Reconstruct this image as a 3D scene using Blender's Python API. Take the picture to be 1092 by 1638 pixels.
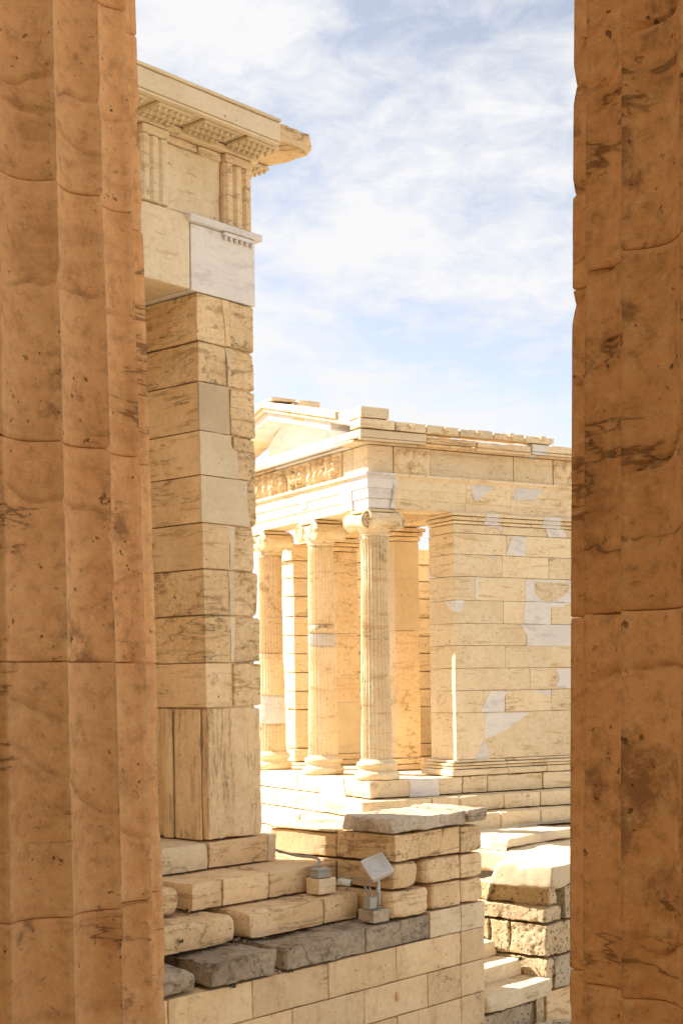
import bpy, bmesh, math, random
import numpy as np
from mathutils import Matrix, Vector

# ------------------------------------------------------------------ clear
for o in list(bpy.data.objects): bpy.data.objects.remove(o, do_unlink=True)
SC = bpy.context.scene
COL = SC.collection
rad = math.radians
EYE = 1.60                                   # camera height above the porch floor

# ------------------------------------------------------------------ camera (50 mm, level, shifted up, slightly rolled)
cam_d = bpy.data.cameras.new('camera'); cam = bpy.data.objects.new('camera', cam_d); COL.objects.link(cam)
ROLL = rad(.75)
cr, sr = math.cos(ROLL), math.sin(ROLL)
cam.matrix_world = Matrix(((cr, sr, 0, 0), (0, 0, -1, 0), (-sr, cr, 0, EYE), (0, 0, 0, 1)))
cam_d.sensor_fit = 'VERTICAL'; cam_d.sensor_height = 36.0; cam_d.sensor_width = 24.0
cam_d.lens = 50.0
cam_d.shift_y = 273 / 1638
cam_d.clip_start = .1; cam_d.clip_end = 3000
SC.camera = cam

# ------------------------------------------------------------------ sky, sun, exposure
SUN_EL, SUN_DELTA = rad(39), rad(19.5)         # sun stands to the left, a little beyond the picture plane
to_sun = Vector((-math.cos(SUN_DELTA) * math.cos(SUN_EL), math.sin(SUN_DELTA) * math.cos(SUN_EL), math.sin(SUN_EL)))
sun_d = bpy.data.lights.new('sun', 'SUN'); sun = bpy.data.objects.new('sun', sun_d); COL.objects.link(sun)
sun_d.energy = 2.1; sun_d.angle = rad(.5); sun_d.color = (1.0, .95, .88)
sun.rotation_euler = to_sun.to_track_quat('Z', 'Y').to_euler()
sun.location = (-20, 5, 30)

CLOUD_Z = 15.6
W = bpy.data.worlds.new('World'); SC.world = W; W.use_nodes = True
wt = W.node_tree; wt.nodes.clear()
def wn(t, **k):
    n = wt.nodes.new(t)
    for a, b in k.items(): setattr(n, a, b)
    return n
sky = wn('ShaderNodeTexSky', sky_type='NISHITA', sun_disc=False)
sky.sun_elevation = SUN_EL
sky.sun_rotation = math.atan2(to_sun.x, to_sun.y)
sky.air_density = .65; sky.dust_density = .35; sky.ozone_density = 1.0; sky.altitude = 150
tc = wn('ShaderNodeTexCoord')
sep = wn('ShaderNodeSeparateXYZ'); wt.links.new(tc.outputs['Generated'], sep.inputs[0])
zc = wn('ShaderNodeMath', operation='MAXIMUM'); wt.links.new(sep.outputs['Z'], zc.inputs[0]); zc.inputs[1].default_value = 0
za = wn('ShaderNodeMath', operation='ADD'); wt.links.new(zc.outputs[0], za.inputs[0]); za.inputs[1].default_value = .22
dx = wn('ShaderNodeMath', operation='DIVIDE'); wt.links.new(sep.outputs['X'], dx.inputs[0]); wt.links.new(za.outputs[0], dx.inputs[1])
dy = wn('ShaderNodeMath', operation='DIVIDE'); wt.links.new(sep.outputs['Y'], dy.inputs[0]); wt.links.new(za.outputs[0], dy.inputs[1])
cmb = wn('ShaderNodeCombineXYZ'); wt.links.new(dx.outputs[0], cmb.inputs[0]); wt.links.new(dy.outputs[0], cmb.inputs[1]); cmb.inputs[2].default_value = CLOUD_Z
cn = wn('ShaderNodeTexNoise'); cn.inputs['Scale'].default_value = 2.3; cn.inputs['Detail'].default_value = 8; cn.inputs['Roughness'].default_value = .52; cn.inputs['Distortion'].default_value = .35
cn2 = wn('ShaderNodeTexNoise'); cn2.inputs['Scale'].default_value = 15; cn2.inputs['Detail'].default_value = 7; cn2.inputs['Roughness'].default_value = .62; cn2.inputs['Distortion'].default_value = .4
wt.links.new(cmb.outputs[0], cn.inputs['Vector']); wt.links.new(cmb.outputs[0], cn2.inputs['Vector'])
cm = wn('ShaderNodeMath', operation='MULTIPLY_ADD'); wt.links.new(cn2.outputs['Fac'], cm.inputs[0]); cm.inputs[1].default_value = .42; wt.links.new(cn.outputs['Fac'], cm.inputs[2])
crmp = wn('ShaderNodeValToRGB'); wt.links.new(cm.outputs[0], crmp.inputs[0])
crmp.color_ramp.elements[0].position = .60; crmp.color_ramp.elements[0].color = (.10, .10, .10, 1)
crmp.color_ramp.elements[1].position = .80; crmp.color_ramp.elements[1].color = (1, 1, 1, 1)
shs = wn('ShaderNodeHueSaturation'); shs.inputs['Saturation'].default_value = .52; wt.links.new(sky.outputs[0], shs.inputs['Color'])
mixc = wn('ShaderNodeMixRGB'); wt.links.new(crmp.outputs[0], mixc.inputs[0]); wt.links.new(shs.outputs[0], mixc.inputs[1])
mixc.inputs[2].default_value = (4.05, 4.05, 4.1, 1)
bg = wn('ShaderNodeBackground'); wt.links.new(mixc.outputs[0], bg.inputs[0]); bg.inputs[1].default_value = .041
out = wn('ShaderNodeOutputWorld'); wt.links.new(bg.outputs[0], out.inputs[0])

SC.view_settings.view_transform = 'Standard'; SC.view_settings.look = 'None'
SC.view_settings.gamma = 1.0; SC.view_settings.use_curve_mapping = False
SC.view_settings.exposure = 2.52
SC.render.engine = 'CYCLES'
SC.cycles.max_bounces = 6; SC.cycles.diffuse_bounces = 4

# ------------------------------------------------------------------ noise
def _h(i, j, k, s):
    n = (i.astype(np.int64) * 374761393 + j.astype(np.int64) * 668265263 + k.astype(np.int64) * 2147483647 + s * 974634731) & 0xffffffff
    n = ((n ^ (n >> 13)) * 1274126177) & 0xffffffff
    n = ((n ^ (n >> 16)) * 2246822519) & 0xffffffff
    return ((n ^ (n >> 15)) & 0xffff) / 65535.0
def vn(P, f, s=0):
    P = np.asarray(P, float) * f
    I = np.floor(P).astype(np.int64); t = P - I; t = t * t * (3 - 2 * t)
    i, j, k = I[:, 0], I[:, 1], I[:, 2]; x, y, z = t[:, 0], t[:, 1], t[:, 2]
    def L(a, b, w): return a + (b - a) * w
    return L(L(L(_h(i, j, k, s), _h(i + 1, j, k, s), x), L(_h(i, j + 1, k, s), _h(i + 1, j + 1, k, s), x), y),
             L(L(_h(i, j, k + 1, s), _h(i + 1, j, k + 1, s), x), L(_h(i, j + 1, k + 1, s), _h(i + 1, j + 1, k + 1, s), x), y), z)
def fbm(P, f, s=0, o=3):
    r = 0; a = .5; t = 0
    for q in range(o):
        r = r + a * vn(P, f * 2 ** q, s + q * 17); t += a; a *= .5
    return r / t

# ------------------------------------------------------------------ materials
def stone(name, c1, c2, streak=(.5, (.3, .2, .1)), stain=(.3, (.1, .06, .03)), pit=.4, crack=.3, vary=.10, bump=.5,
          streak_sc=(1, 1, 7), sc=1.0, rough=.88, stain_sc=2.6, pit_sc=24, streak_w=(.54, .74), crack_sc=(.8, .8, 2.4), speck=0.0, grain=1.0, pit_t=.665, pit_d=.22):
    m = bpy.data.materials.new(name); m.use_nodes = True
    t = m.node_tree; t.nodes.clear()
    def nd(ty, **k):
        n = t.nodes.new(ty)
        for a, b in k.items(): setattr(n, a, b)
        return n
    lk = t.links.new
    def noise(vec, scale, det=4, r=.6, dist=0):
        n = nd('ShaderNodeTexNoise'); lk(vec, n.inputs['Vector'])
        n.inputs['Scale'].default_value = scale * sc; n.inputs['Detail'].default_value = det; n.inputs['Roughness'].default_value = r; n.inputs['Distortion'].default_value = dist
        return n.outputs['Fac']
    def ramp(v, a, b, lo=0., hi=1.):
        n = nd('ShaderNodeMapRange', interpolation_type='SMOOTHSTEP'); lk(v, n.inputs[0])
        n.inputs[1].default_value = a; n.inputs[2].default_value = b; n.inputs[3].default_value = lo; n.inputs[4].default_value = hi
        return n.outputs[0]
    def op(a, b, o='MULTIPLY'):
        n = nd('ShaderNodeMath', operation=o)
        for q, v in enumerate((a, b)):
            if isinstance(v, (int, float)): n.inputs[q].default_value = v
            else: lk(v, n.inputs[q])
        return n.outputs[0]
    def mix(f, a, b):
        n = nd('ShaderNodeMixRGB')
        if isinstance(f, (int, float)): n.inputs[0].default_value = f
        else: lk(f, n.inputs[0])
        for q, v in ((1, a), (2, b)):
            if isinstance(v, tuple): n.inputs[q].default_value = (*v, 1)
            else: lk(v, n.inputs[q])
        return n.outputs[0]
    def scaled(vec, k):
        n = nd('ShaderNodeVectorMath', operation='MULTIPLY'); lk(vec, n.inputs[0]); n.inputs[1].default_value = k; return n.outputs[0]
    tcn = nd('ShaderNodeTexCoord'); oi = nd('ShaderNodeObjectInfo')
    off = nd('ShaderNodeVectorMath', operation='SCALE'); off.inputs[0].default_value = (37, 61, 23); lk(oi.outputs['Random'], off.inputs['Scale'])
    va = nd('ShaderNodeVectorMath', operation='ADD'); lk(tcn.outputs['Object'], va.inputs[0]); lk(off.outputs[0], va.inputs[1])
    V = va.outputs[0]
    n0 = noise(V, 1.4, 5, .62)
    base = mix(ramp(n0, .34, .66), c1, c2)
    ns = noise(scaled(V, streak_sc), 1.7, 5, .62, .5)              # bedding of the marble
    base = mix(op(ramp(ns, *streak_w), streak[0]), base, streak[1])
    sn = noise(V, stain_sc, 7, .72)                                 # brown patina and lichen
    thr = .70 - .22 * stain[0]
    base = mix(op(ramp(sn, thr, thr + .11), min(1, .35 + .7 * stain[0])), base, stain[1])
    mo = noise(V, 17, 4, .72)                                       # mottling
    base = mix(ramp(mo, .46, .80, 0, .42 * grain), base, tuple(x * .55 for x in c2))
    base = mix(ramp(mo, .50, .20, 0, .34 * grain), base, tuple(min(.9, x * 1.3) for x in c1))
    pn = noise(V, pit_sc, 2, .5)                                    # pits
    pm = op(ramp(pn, pit_t, pit_t + .06), ramp(sn, .58 - .22 * pit, .66 - .22 * pit)) if pit > -.5 else None
    if pm is not None: base = mix(op(pm, .8), base, tuple(x * pit_d for x in c2))
    if crack > -.5:                                                 # fissures along the bedding
        cn_ = noise(scaled(V, crack_sc), 1.5, 6, .55, .35)
        cl = op(op(cn_, .5, 'SUBTRACT'), 1, 'MULTIPLY'); ca = nd('ShaderNodeMath', operation='ABSOLUTE'); lk(cl, ca.inputs[0])
        cm_ = op(op(ramp(ca.outputs[0], .0085, .002), ramp(mo, .30, .46)), ramp(n0, .60 - .25 * crack, .68 - .25 * crack))
        base = mix(op(cm_, .78), base, tuple(x * .2 for x in c2))
        cw = op(ramp(ca.outputs[0], .045, .0), ramp(n0, .60 - .25 * crack, .75 - .25 * crack))
        base = mix(op(cw, .42), base, tuple(x * .5 for x in c2))
    if speck:
        base = mix(op(ramp(pn, .34, .26), speck), base, tuple(min(.9, x * 1.6 + .05) for x in c1))
    rv = nd('ShaderNodeMapRange'); lk(oi.outputs['Random'], rv.inputs[0]); rv.inputs[3].default_value = 1 - vary; rv.inputs[4].default_value = 1 + vary
    hs = nd('ShaderNodeHueSaturation'); lk(base, hs.inputs['Color']); lk(rv.outputs[0], hs.inputs['Value'])
    h = op(op(mo, .7), op(noise(V, 75, 2, .6), .25), 'ADD')
    if pm is not None: h = op(h, op(ramp(pn, pit_t, pit_t + .08), -.6 - .6 * max(0, pit)), 'ADD')
    bp = nd('ShaderNodeBump'); bp.inputs['Strength'].default_value = bump; bp.inputs['Distance'].default_value = .02; lk(h, bp.inputs['Height'])
    pb = nd('ShaderNodeBsdfPrincipled'); lk(hs.outputs[0], pb.inputs['Base Color']); pb.inputs['Roughness'].default_value = rough
    pb.inputs['Specular IOR Level'].default_value = .2
    lk(bp.outputs[0], pb.inputs['Normal'])
    o = nd('ShaderNodeOutputMaterial'); lk(pb.outputs[0], o.inputs[0])
    return m

def paint(name, col, rough=.45, metal=0):
    m = bpy.data.materials.new(name); m.use_nodes = True
    t = m.node_tree; pb = t.nodes['Principled BSDF']
    n = t.nodes.new('ShaderNodeTexNoise'); n.inputs['Scale'].default_value = 30; n.inputs['Detail'].default_value = 6
    mx = t.nodes.new('ShaderNodeMixRGB'); t.links.new(n.outputs['Fac'], mx.inputs[0])
    mx.inputs[1].default_value = (*[c * .8 for c in col], 1); mx.inputs[2].default_value = (*[min(1, c * 1.08) for c in col], 1)
    t.links.new(mx.outputs[0], pb.inputs['Base Color'])
    pb.inputs['Roughness'].default_value = rough; pb.inputs['Metallic'].default_value = metal
    return m

M = dict(
    honey=stone('honey_marble', (.84, .625, .37), (.75, .52, .28), streak=(.6, (.43, .255, .11)), stain=(.42, (.30, .17, .075)), pit=.45, crack=.55, vary=.08, streak_w=(.56, .68), crack_sc=(.4, .4, 3.2)),
    ashlar=stone('water_stained_marble', (.84, .63, .375), (.76, .54, .30), streak=(.55, (.55, .36, .18)), stain=(.42, (.36, .22, .10)), pit=.3, crack=.3, vary=.09, streak_sc=(2.6, 2.6, .7), streak_w=(.52, .72)),
    rough_honey=stone('weathered_honey_marble', (.84, .62, .36), (.72, .495, .26), streak=(.65, (.38, .22, .095)), stain=(.66, (.27, .155, .072)), pit=.8, crack=.7, crack_sc=(.55, .55, 2.8), vary=.08, bump=.9, grain=1.6, streak_w=(.54, .66)),
    vertical=stone('upright_grained_marble', (.85, .645, .39), (.75, .535, .30), streak=(.6, (.50, .31, .15)), stain=(.3, (.25, .145, .07)), pit=.2, crack=.5, vary=.05, streak_sc=(8, 8, .7), streak_w=(.54, .66), crack_sc=(5, 5, .4)),
    pale=stone('pale_marble', (.84, .69, .475), (.76, .60, .38), streak=(.55, (.54, .375, .195)), stain=(.35, (.38, .25, .125)), pit=.35, crack=.3, crack_sc=(.55, .55, 3.2), vary=.07, streak_w=(.55, .68)),
    temple=stone('temple_marble', (.86, .705, .47), (.79, .615, .385), streak=(.6, (.55, .345, .145)), stain=(.42, (.38, .23, .10)), pit=.45, crack=.25, crack_sc=(.55, .55, 3.6), vary=.07, streak_sc=(1, 1, 9), streak_w=(.55, .68)),
    ochre=stone('ochre_marble', (.82, .64, .415), (.74, .55, .325), streak=(.5, (.53, .32, .14)), stain=(.5, (.42, .24, .11)), pit=.6, crack=.5, vary=.08, grain=1.3),
    white=stone('new_white_marble', (.79, .74, .685), (.73, .68, .625), streak=(.6, (.55, .515, .475)), stain=(.1, (.55, .49, .42)), pit=-1, crack=-1, vary=.06, bump=.15, streak_sc=(1.6, 1.6, 5), grain=.55, streak_w=(.50, .66)),
    cream=stone('cream_patch_marble', (.76, .63, .43), (.69, .555, .36), streak=(.4, (.57, .43, .265)), stain=(.2, (.42, .29, .16)), pit=.25, crack=.1, vary=.04, bump=.2, grain=.6),
    grey=stone('grey_veined_marble', (.60, .48, .315), (.51, .39, .24), streak=(.65, (.36, .28, .18)), stain=(.1, (.2, .14, .08)), pit=0, crack=-1, vary=.03, bump=.2, streak_sc=(6, 6, 1), grain=.5),
    dark=stone('dark_grey_limestone', (.47, .38, .27), (.34, .265, .183), streak=(.5, (.21, .16, .11)), stain=(.55, (.16, .12, .082)), pit=.4, crack=1.1, vary=.10, bump=1.0, crack_sc=(1.3, 1.3, 1.8), grain=1.8),
    slab=stone('grey_weathered_slab', (.60, .50, .37), (.46, .365, .255), streak=(.5, (.31, .235, .155)), stain=(.55, (.28, .205, .135)), pit=.7, crack=.7, vary=.05, bump=1.0, grain=1.7),
    column=stone('brown_patina_marble', (.88, .55, .275), (.79, .455, .205), streak=(.5, (.50, .26, .115)), stain=(.58, (.27, .15, .075)), pit=.4, crack=.4, vary=.05, bump=.6, streak_sc=(1, 1, 3.0), sc=.9, stain_sc=2.2, speck=.25, pit_sc=30, crack_sc=(.4, .4, 1.9), grain=1.8),
    column2=stone('dark_patina_marble', (.88, .535, .265), (.77, .43, .19), streak=(.5, (.43, .215, .092)), stain=(.66, (.30, .165, .088)), pit=.4, crack=.4, vary=.05, bump=.65, streak_sc=(1.4, 1.4, 1.6), sc=.9, stain_sc=2.3, speck=.22, pit_sc=30, crack_sc=(.4, .4, 1.7), grain=2.0),
    tuff=stone('pitted_tuff', (.76, .60, .375), (.64, .48, .28), streak=(.3, (.38, .25, .125)), stain=(.5, (.25, .16, .085)), pit=1.3, crack=.1, vary=.1, bump=1.0, pit_sc=22, grain=1.6, pit_t=.61, pit_d=.42),
    tuffgrey=stone('grey_tuff', (.64, .525, .36), (.53, .42, .275), streak=(.3, (.25, .185, .11)), stain=(.5, (.18, .13, .08)), pit=1.1, crack=.2, vary=.08, bump=1.0, pit_sc=22, grain=1.5, pit_t=.61, pit_d=.42),
    floor=stone('porch_paving', (.60, .47, .31), (.5, .38, .24), streak=(.2, (.3, .2, .1)), stain=(.3, (.2, .13, .08)), pit=.3, crack=.3, vary=.05),
    ground=stone('pale_limestone_ground', (.60, .51, .38), (.50, .415, .295), streak=(.1, (.2, .15, .1)), stain=(.4, (.2, .15, .09)), pit=.5, crack=0, vary=.0, bump=1),
    grey_paint=paint('white_lamp_housing', (.74, .73, .70), .4),
    steel=paint('galvanised_steel', (.42, .40, .37), .5, .5),
    plastic=paint('grey_plastic', (.42, .40, .35), .5),
    black=paint('black_glass', (.03, .03, .035), .1),
    cable=paint('grey_cable', (.36, .33, .28), .6),
    lens=paint('lamp_glass', (.62, .63, .62), .12),
    weed=paint('weed_green', (.055, .075, .025), .8),
)

# ------------------------------------------------------------------ object helpers
SEED = [1]
def nseed(): SEED[0] += 1; return SEED[0]
def link(name, me, mat, parent=None, smooth=True):
    o = bpy.data.objects.new(name, me); COL.objects.link(o)
    if mat is not None: me.materials.append(M[mat] if isinstance(mat, str) else mat)
    if parent is not None: o.parent = parent
    if smooth and len(me.polygons):
        me.polygons.foreach_set('use_smooth', np.ones(len(me.polygons), bool))
    return o
def mesh(name, V, F):
    me = bpy.data.meshes.new(name); me.from_pydata([tuple(v) for v in V] if not isinstance(V, np.ndarray) else V.tolist(), [], F if isinstance(F, list) else F.tolist()); me.update()
    return me
def thing(name, label, cat, loc, rz=0, group=None):
    o = bpy.data.objects.new(name, None); COL.objects.link(o); o.location = loc; o.rotation_euler = (0, 0, rz); o.empty_display_size = .3
    o['label'] = label; o['category'] = cat
    if group: o['group'] = group
    return o
def tag(o, label, cat, group=None):
    o['label'] = label; o['category'] = cat
    if group: o['group'] = group
    return o

def axis_pts(L, res, e):
    e = min(e, L * .3)
    n = max(1, int(round((L - 2 * e) / res)))
    mid = np.linspace(e, L - e, n + 1)
    return np.concatenate(([0, e * .18, e * .5], mid, [L - e * .5, L - e * .18, L]))
_BG = {}
def box_grid(nx, ny, nz):
    key = (nx, ny, nz)
    if key in _BG: return _BG[key]
    ids = {}
    idx = -np.ones((nx, ny, nz), int)
    surf = np.zeros((nx, ny, nz), bool)
    surf[0] = surf[-1] = True; surf[:, 0] = surf[:, -1] = True; surf[:, :, 0] = surf[:, :, -1] = True
    I = np.argwhere(surf); idx[surf] = np.arange(len(I))
    F = []
    def quad(A, flip):
        a, b, c, d = A[:-1, :-1].ravel(), A[1:, :-1].ravel(), A[1:, 1:].ravel(), A[:-1, 1:].ravel()
        q = np.stack((a, b, c, d), 1)
        F.append(q[:, ::-1] if flip else q)
    quad(idx[:, :, 0], True); quad(idx[:, :, -1], False)
    quad(idx[:, 0, :], False); quad(idx[:, -1, :], True)
    quad(idx[0], True); quad(idx[-1], False)
    _BG[key] = (I, np.concatenate(F)); return _BG[key]

def block(name, parent, mat, lo, hi, r=.008, chip=.03, rough=.004, res=.07, gap=.003, rfun=None, cuts=(), wave=0, rebate=None, rs=2.2, post=None, seed=None):
    """weathered stone block: box in the parent's frame with worn edges, chips, cut corners and uneven faces"""
    s = seed or nseed()
    lo = np.array(lo, float) + gap; hi = np.array(hi, float) - gap
    e = max(.02, r + chip)
    T = [axis_pts(hi[k] - lo[k], res, e) + lo[k] for k in range(3)]
    I, F = box_grid(*[len(t) for t in T])
    P = np.stack([T[k][I[:, k]] for k in range(3)], 1)
    ce = (lo + hi) / 2
    R = np.full(len(P), r)
    if chip: 
        n = fbm(P, 3.1, s, 3); n2 = fbm(P, 11, s + 5, 2)
        R = R + chip * np.clip((n - .44) * 4, 0, 1) ** 1.3 * (.15 + 1.5 * np.clip((n2 - .3) * 2, 0, 1)) + .35 * chip * np.clip((fbm(P, 26, s + 8, 2) - .5) * 4, 0, 1)
    if rfun is not None: R = R + rfun(P)
    R = np.minimum(R, (hi - lo).min() * .46)[:, None]
    Q = np.clip(P, lo + R, hi - R)
    D = P - Q; ln = np.linalg.norm(D, axis=1, keepdims=True); ln[ln < 1e-9] = 1
    Nn = D / ln
    # interior face points keep their plane
    P2 = Q + Nn * R
    if rough:
        P2 = P2 - Nn * (rough * 2.2 * fbm(P, rs, s + 9, 4) ** 2)[:, None] - Nn * (rough * .8 * vn(P, 19, s + 3))[:, None]
    for pt, nn in cuts:
        pt = np.array(pt, float); nn = np.array(nn, float); nn /= np.linalg.norm(nn)
        d = (P2 - pt) @ nn + .05 * (fbm(P, 5, s + 21, 3) - .5)
        P2 = P2 - nn * np.maximum(d, 0)[:, None]
    if wave:
        dz = wave * (fbm(np.stack((P[:, 0], P[:, 1], P[:, 2] * 0), 1), 1.3, s + 31, 3) - .5)
        P2[:, 2] += dz * np.where(P[:, 2] > ce[2], 1, .6)
    if rebate:
        ax, sg, hgt, dep = rebate
        mk = (P[:, 2] < lo[2] + hgt)
        if sg > 0: P2[mk, ax] = np.minimum(P2[mk, ax], hi[ax] - dep)
        else: P2[mk, ax] = np.maximum(P2[mk, ax], lo[ax] + dep)
    if post is not None: P2 = post(P2, P)
    return link(name, mesh(name, P2, F), mat, parent)

def plainbox(name, parent, mat, lo, hi, bev=.004):
    bm = bmesh.new(); bmesh.ops.create_cube(bm, size=1)
    lo = Vector(lo); hi = Vector(hi)
    for v in bm.verts: v.co = Vector([(lo[k] + hi[k]) / 2 + v.co[k] * (hi[k] - lo[k]) for k in range(3)])
    if bev: bmesh.ops.bevel(bm, geom=bm.edges[:], offset=bev, segments=2, affect='EDGES')
    me = bpy.data.meshes.new(name); bm.to_mesh(me); bm.free()
    return link(name, me, mat, parent, smooth=False)

def prism(name, parent, mat, poly, axes, lo, hi, jit=0.0, bev=.003, seed=None):
    """polygon in two axes pulled through the third axis from lo to hi (all in the parent's frame)"""
    rng = random.Random(seed or nseed())
    pts = []
    n = len(poly)
    for i in range(n):
        a, b = poly[i], poly[(i + 1) % n]
        L = math.hypot(b[0] - a[0], b[1] - a[1])
        k = max(1, int(L / .07)) if jit else 1
        for q in range(k):
            t = q / k; j = jit if q else 0
            pts.append((a[0] + (b[0] - a[0]) * t + rng.uniform(-j, j), a[1] + (b[1] - a[1]) * t + rng.uniform(-j, j)))
    third = 3 - axes[0] - axes[1]
    def v3(p, h):
        v = [0, 0, 0]; v[axes[0]] = p[0]; v[axes[1]] = p[1]; v[third] = h; return v
    bm = bmesh.new()
    A = [bm.verts.new(v3(p, lo)) for p in pts]; B = [bm.verts.new(v3(p, hi)) for p in pts]
    bm.faces.new(A); bm.faces.new(B)
    for i in range(len(pts)): bm.faces.new((A[i], A[(i + 1) % len(pts)], B[(i + 1) % len(pts)], B[i]))
    bmesh.ops.recalc_face_normals(bm, faces=bm.faces[:])
    if bev:
        eg = [e for e in bm.edges if abs(e.calc_length()) > bev * 2 and len(e.link_faces) == 2 and e.calc_face_angle(0) > .6]
        bmesh.ops.bevel(bm, geom=eg, offset=bev, segments=1, affect='EDGES', clamp_overlap=True)
    me = bpy.data.meshes.new(name); bm.to_mesh(me); bm.free()
    return link(name, me, mat, parent, smooth=False)

def tube_mesh(path, r, n=8):
    P = [Vector(p) for p in path]; V = []; F = []
    up = Vector((0, 0, 1))
    for i, p in enumerate(P):
        d = (P[min(i + 1, len(P) - 1)] - P[max(i - 1, 0)]).normalized()
        s = d.cross(up)
        if s.length < .05: s = d.cross(Vector((1, 0, 0)))
        s.normalize(); t = s.cross(d)
        for k in range(n):
            a = 2 * math.pi * k / n; V.append(p + (s * math.cos(a) + t * math.sin(a)) * r)
    for i in range(len(P) - 1):
        for k in range(n): F.append((i * n + k, i * n + (k + 1) % n, (i + 1) * n + (k + 1) % n, (i + 1) * n + k))
    F.append(tuple(range(n))[::-1]); F.append(tuple((len(P) - 1) * n + k for k in range(n)))
    return mesh('tube', V, F)
def smooth_path(pts, n=8):
    P = [Vector(p) for p in pts]; o = []
    for i in range(len(P) - 1):
        p0, p1, p2, p3 = P[max(i - 1, 0)], P[i], P[i + 1], P[min(i + 2, len(P) - 1)]
        for k in range(n):
            t = k / n
            o.append(.5 * ((2 * p1) + (p2 - p0) * t + (2 * p0 - 5 * p1 + 4 * p2 - p3) * t * t + (3 * p1 - p0 - 3 * p2 + p3) * t ** 3))
    o.append(P[-1]); return o
def tube(name, parent, mat, path, r, n=8): return link(name, tube_mesh(path, r, n), mat, parent)
def lathe_mesh(prof, n=48, wob=0, seed=0, c=(0, 0)):
    pr = np.array(prof, float); a = np.arange(n) * 2 * math.pi / n
    V = np.stack([(pr[:, 0][:, None] * np.cos(a)), (pr[:, 0][:, None] * np.sin(a)), np.repeat(pr[:, 1][:, None], n, 1)], 2).reshape(-1, 3)
    if wob:
        d = wob * (fbm(V, 7, seed, 3) - .5); k = 1 + d / np.maximum(.05, np.hypot(V[:, 0], V[:, 1])); V[:, 0] *= k; V[:, 1] *= k
    V[:, 0] += c[0]; V[:, 1] += c[1]
    m = len(pr); F = []
    for i in range(m - 1):
        for k in range(n): F.append((i * n + k, i * n + (k + 1) % n, (i + 1) * n + (k + 1) % n, (i + 1) * n + k))
    F.append(tuple(range(n))[::-1]); F.append(tuple((m - 1) * n + k for k in range(n)))
    return mesh('lathe', V, F)

# ================================================================== SETTING
def structure(o): o['kind'] = 'structure'; return o
# ground sheet to the horizon, bastion masses under the buildings, porch floor under the camera
gm = bpy.data.meshes.new('ground'); gm.from_pydata([(-1500, -1500, -3.6), (1500, -1500, -3.6), (1500, 1500, -3.6), (-1500, 1500, -3.6)], [], [(0, 1, 2, 3)])
structure(link('ground', gm, 'ground'))

UW = math.atan2(.750, .661)                       # bearing of the wing's long side
OW = Vector((-1.479, 15.7, -1.734 + EYE))         # foot of the pier's near corner
OT = Vector((.5123, 21.2, -1.4419 + EYE))         # foot of the temple's corner column
UT = rad(30)

terr = prism('terrace', None, 'ground', [(-.1, -.4), (8.5, -.4), (8.5, 6.5), (-6, 6.5), (-6, 3)], (0, 1), -3.4, -1.0, bev=0)
terr.location = OT; terr.rotation_euler = (0, 0, UT); structure(terr)
terr2 = prism('terrace', None, 'ground', [(-7, .5), (2.6, .5), (2.6, 7), (-7, 7)], (0, 1), -3.3, -.33, bev=0)
terr2.location = OW; terr2.rotation_euler = (0, 0, UW); structure(terr2)

floor = prism('porch_floor', None, 'floor', [(-9, -9), (7, -9), (7, 2.9), (4.0, 4.6), (1.8, 5.55), (-2.0, 6.75), (-9, 9)], (0, 1), -3.5, 0, bev=0)
structure(floor)
side = plainbox('sun_block_wall', None, 'pale', (-8.2, -8, -.5), (-7.2, 8.3, 12.0), .02); structure(side)  # unseen wall added to keep direct sun off both columns
structure(plainbox('sky_block_wall', None, 'pale', (-8.2, -9.2, -.5), (7, -8.05, 9.3), .02))  # unseen wall added behind the camera to cut fill light on the columns
structure(plainbox('sky_block_ceiling', None, 'pale', (-8.2, -9.2, 9.35), (7, 1.0, 10.2), .02))  # unseen ceiling added to hold back skylight so the flutes show

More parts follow.
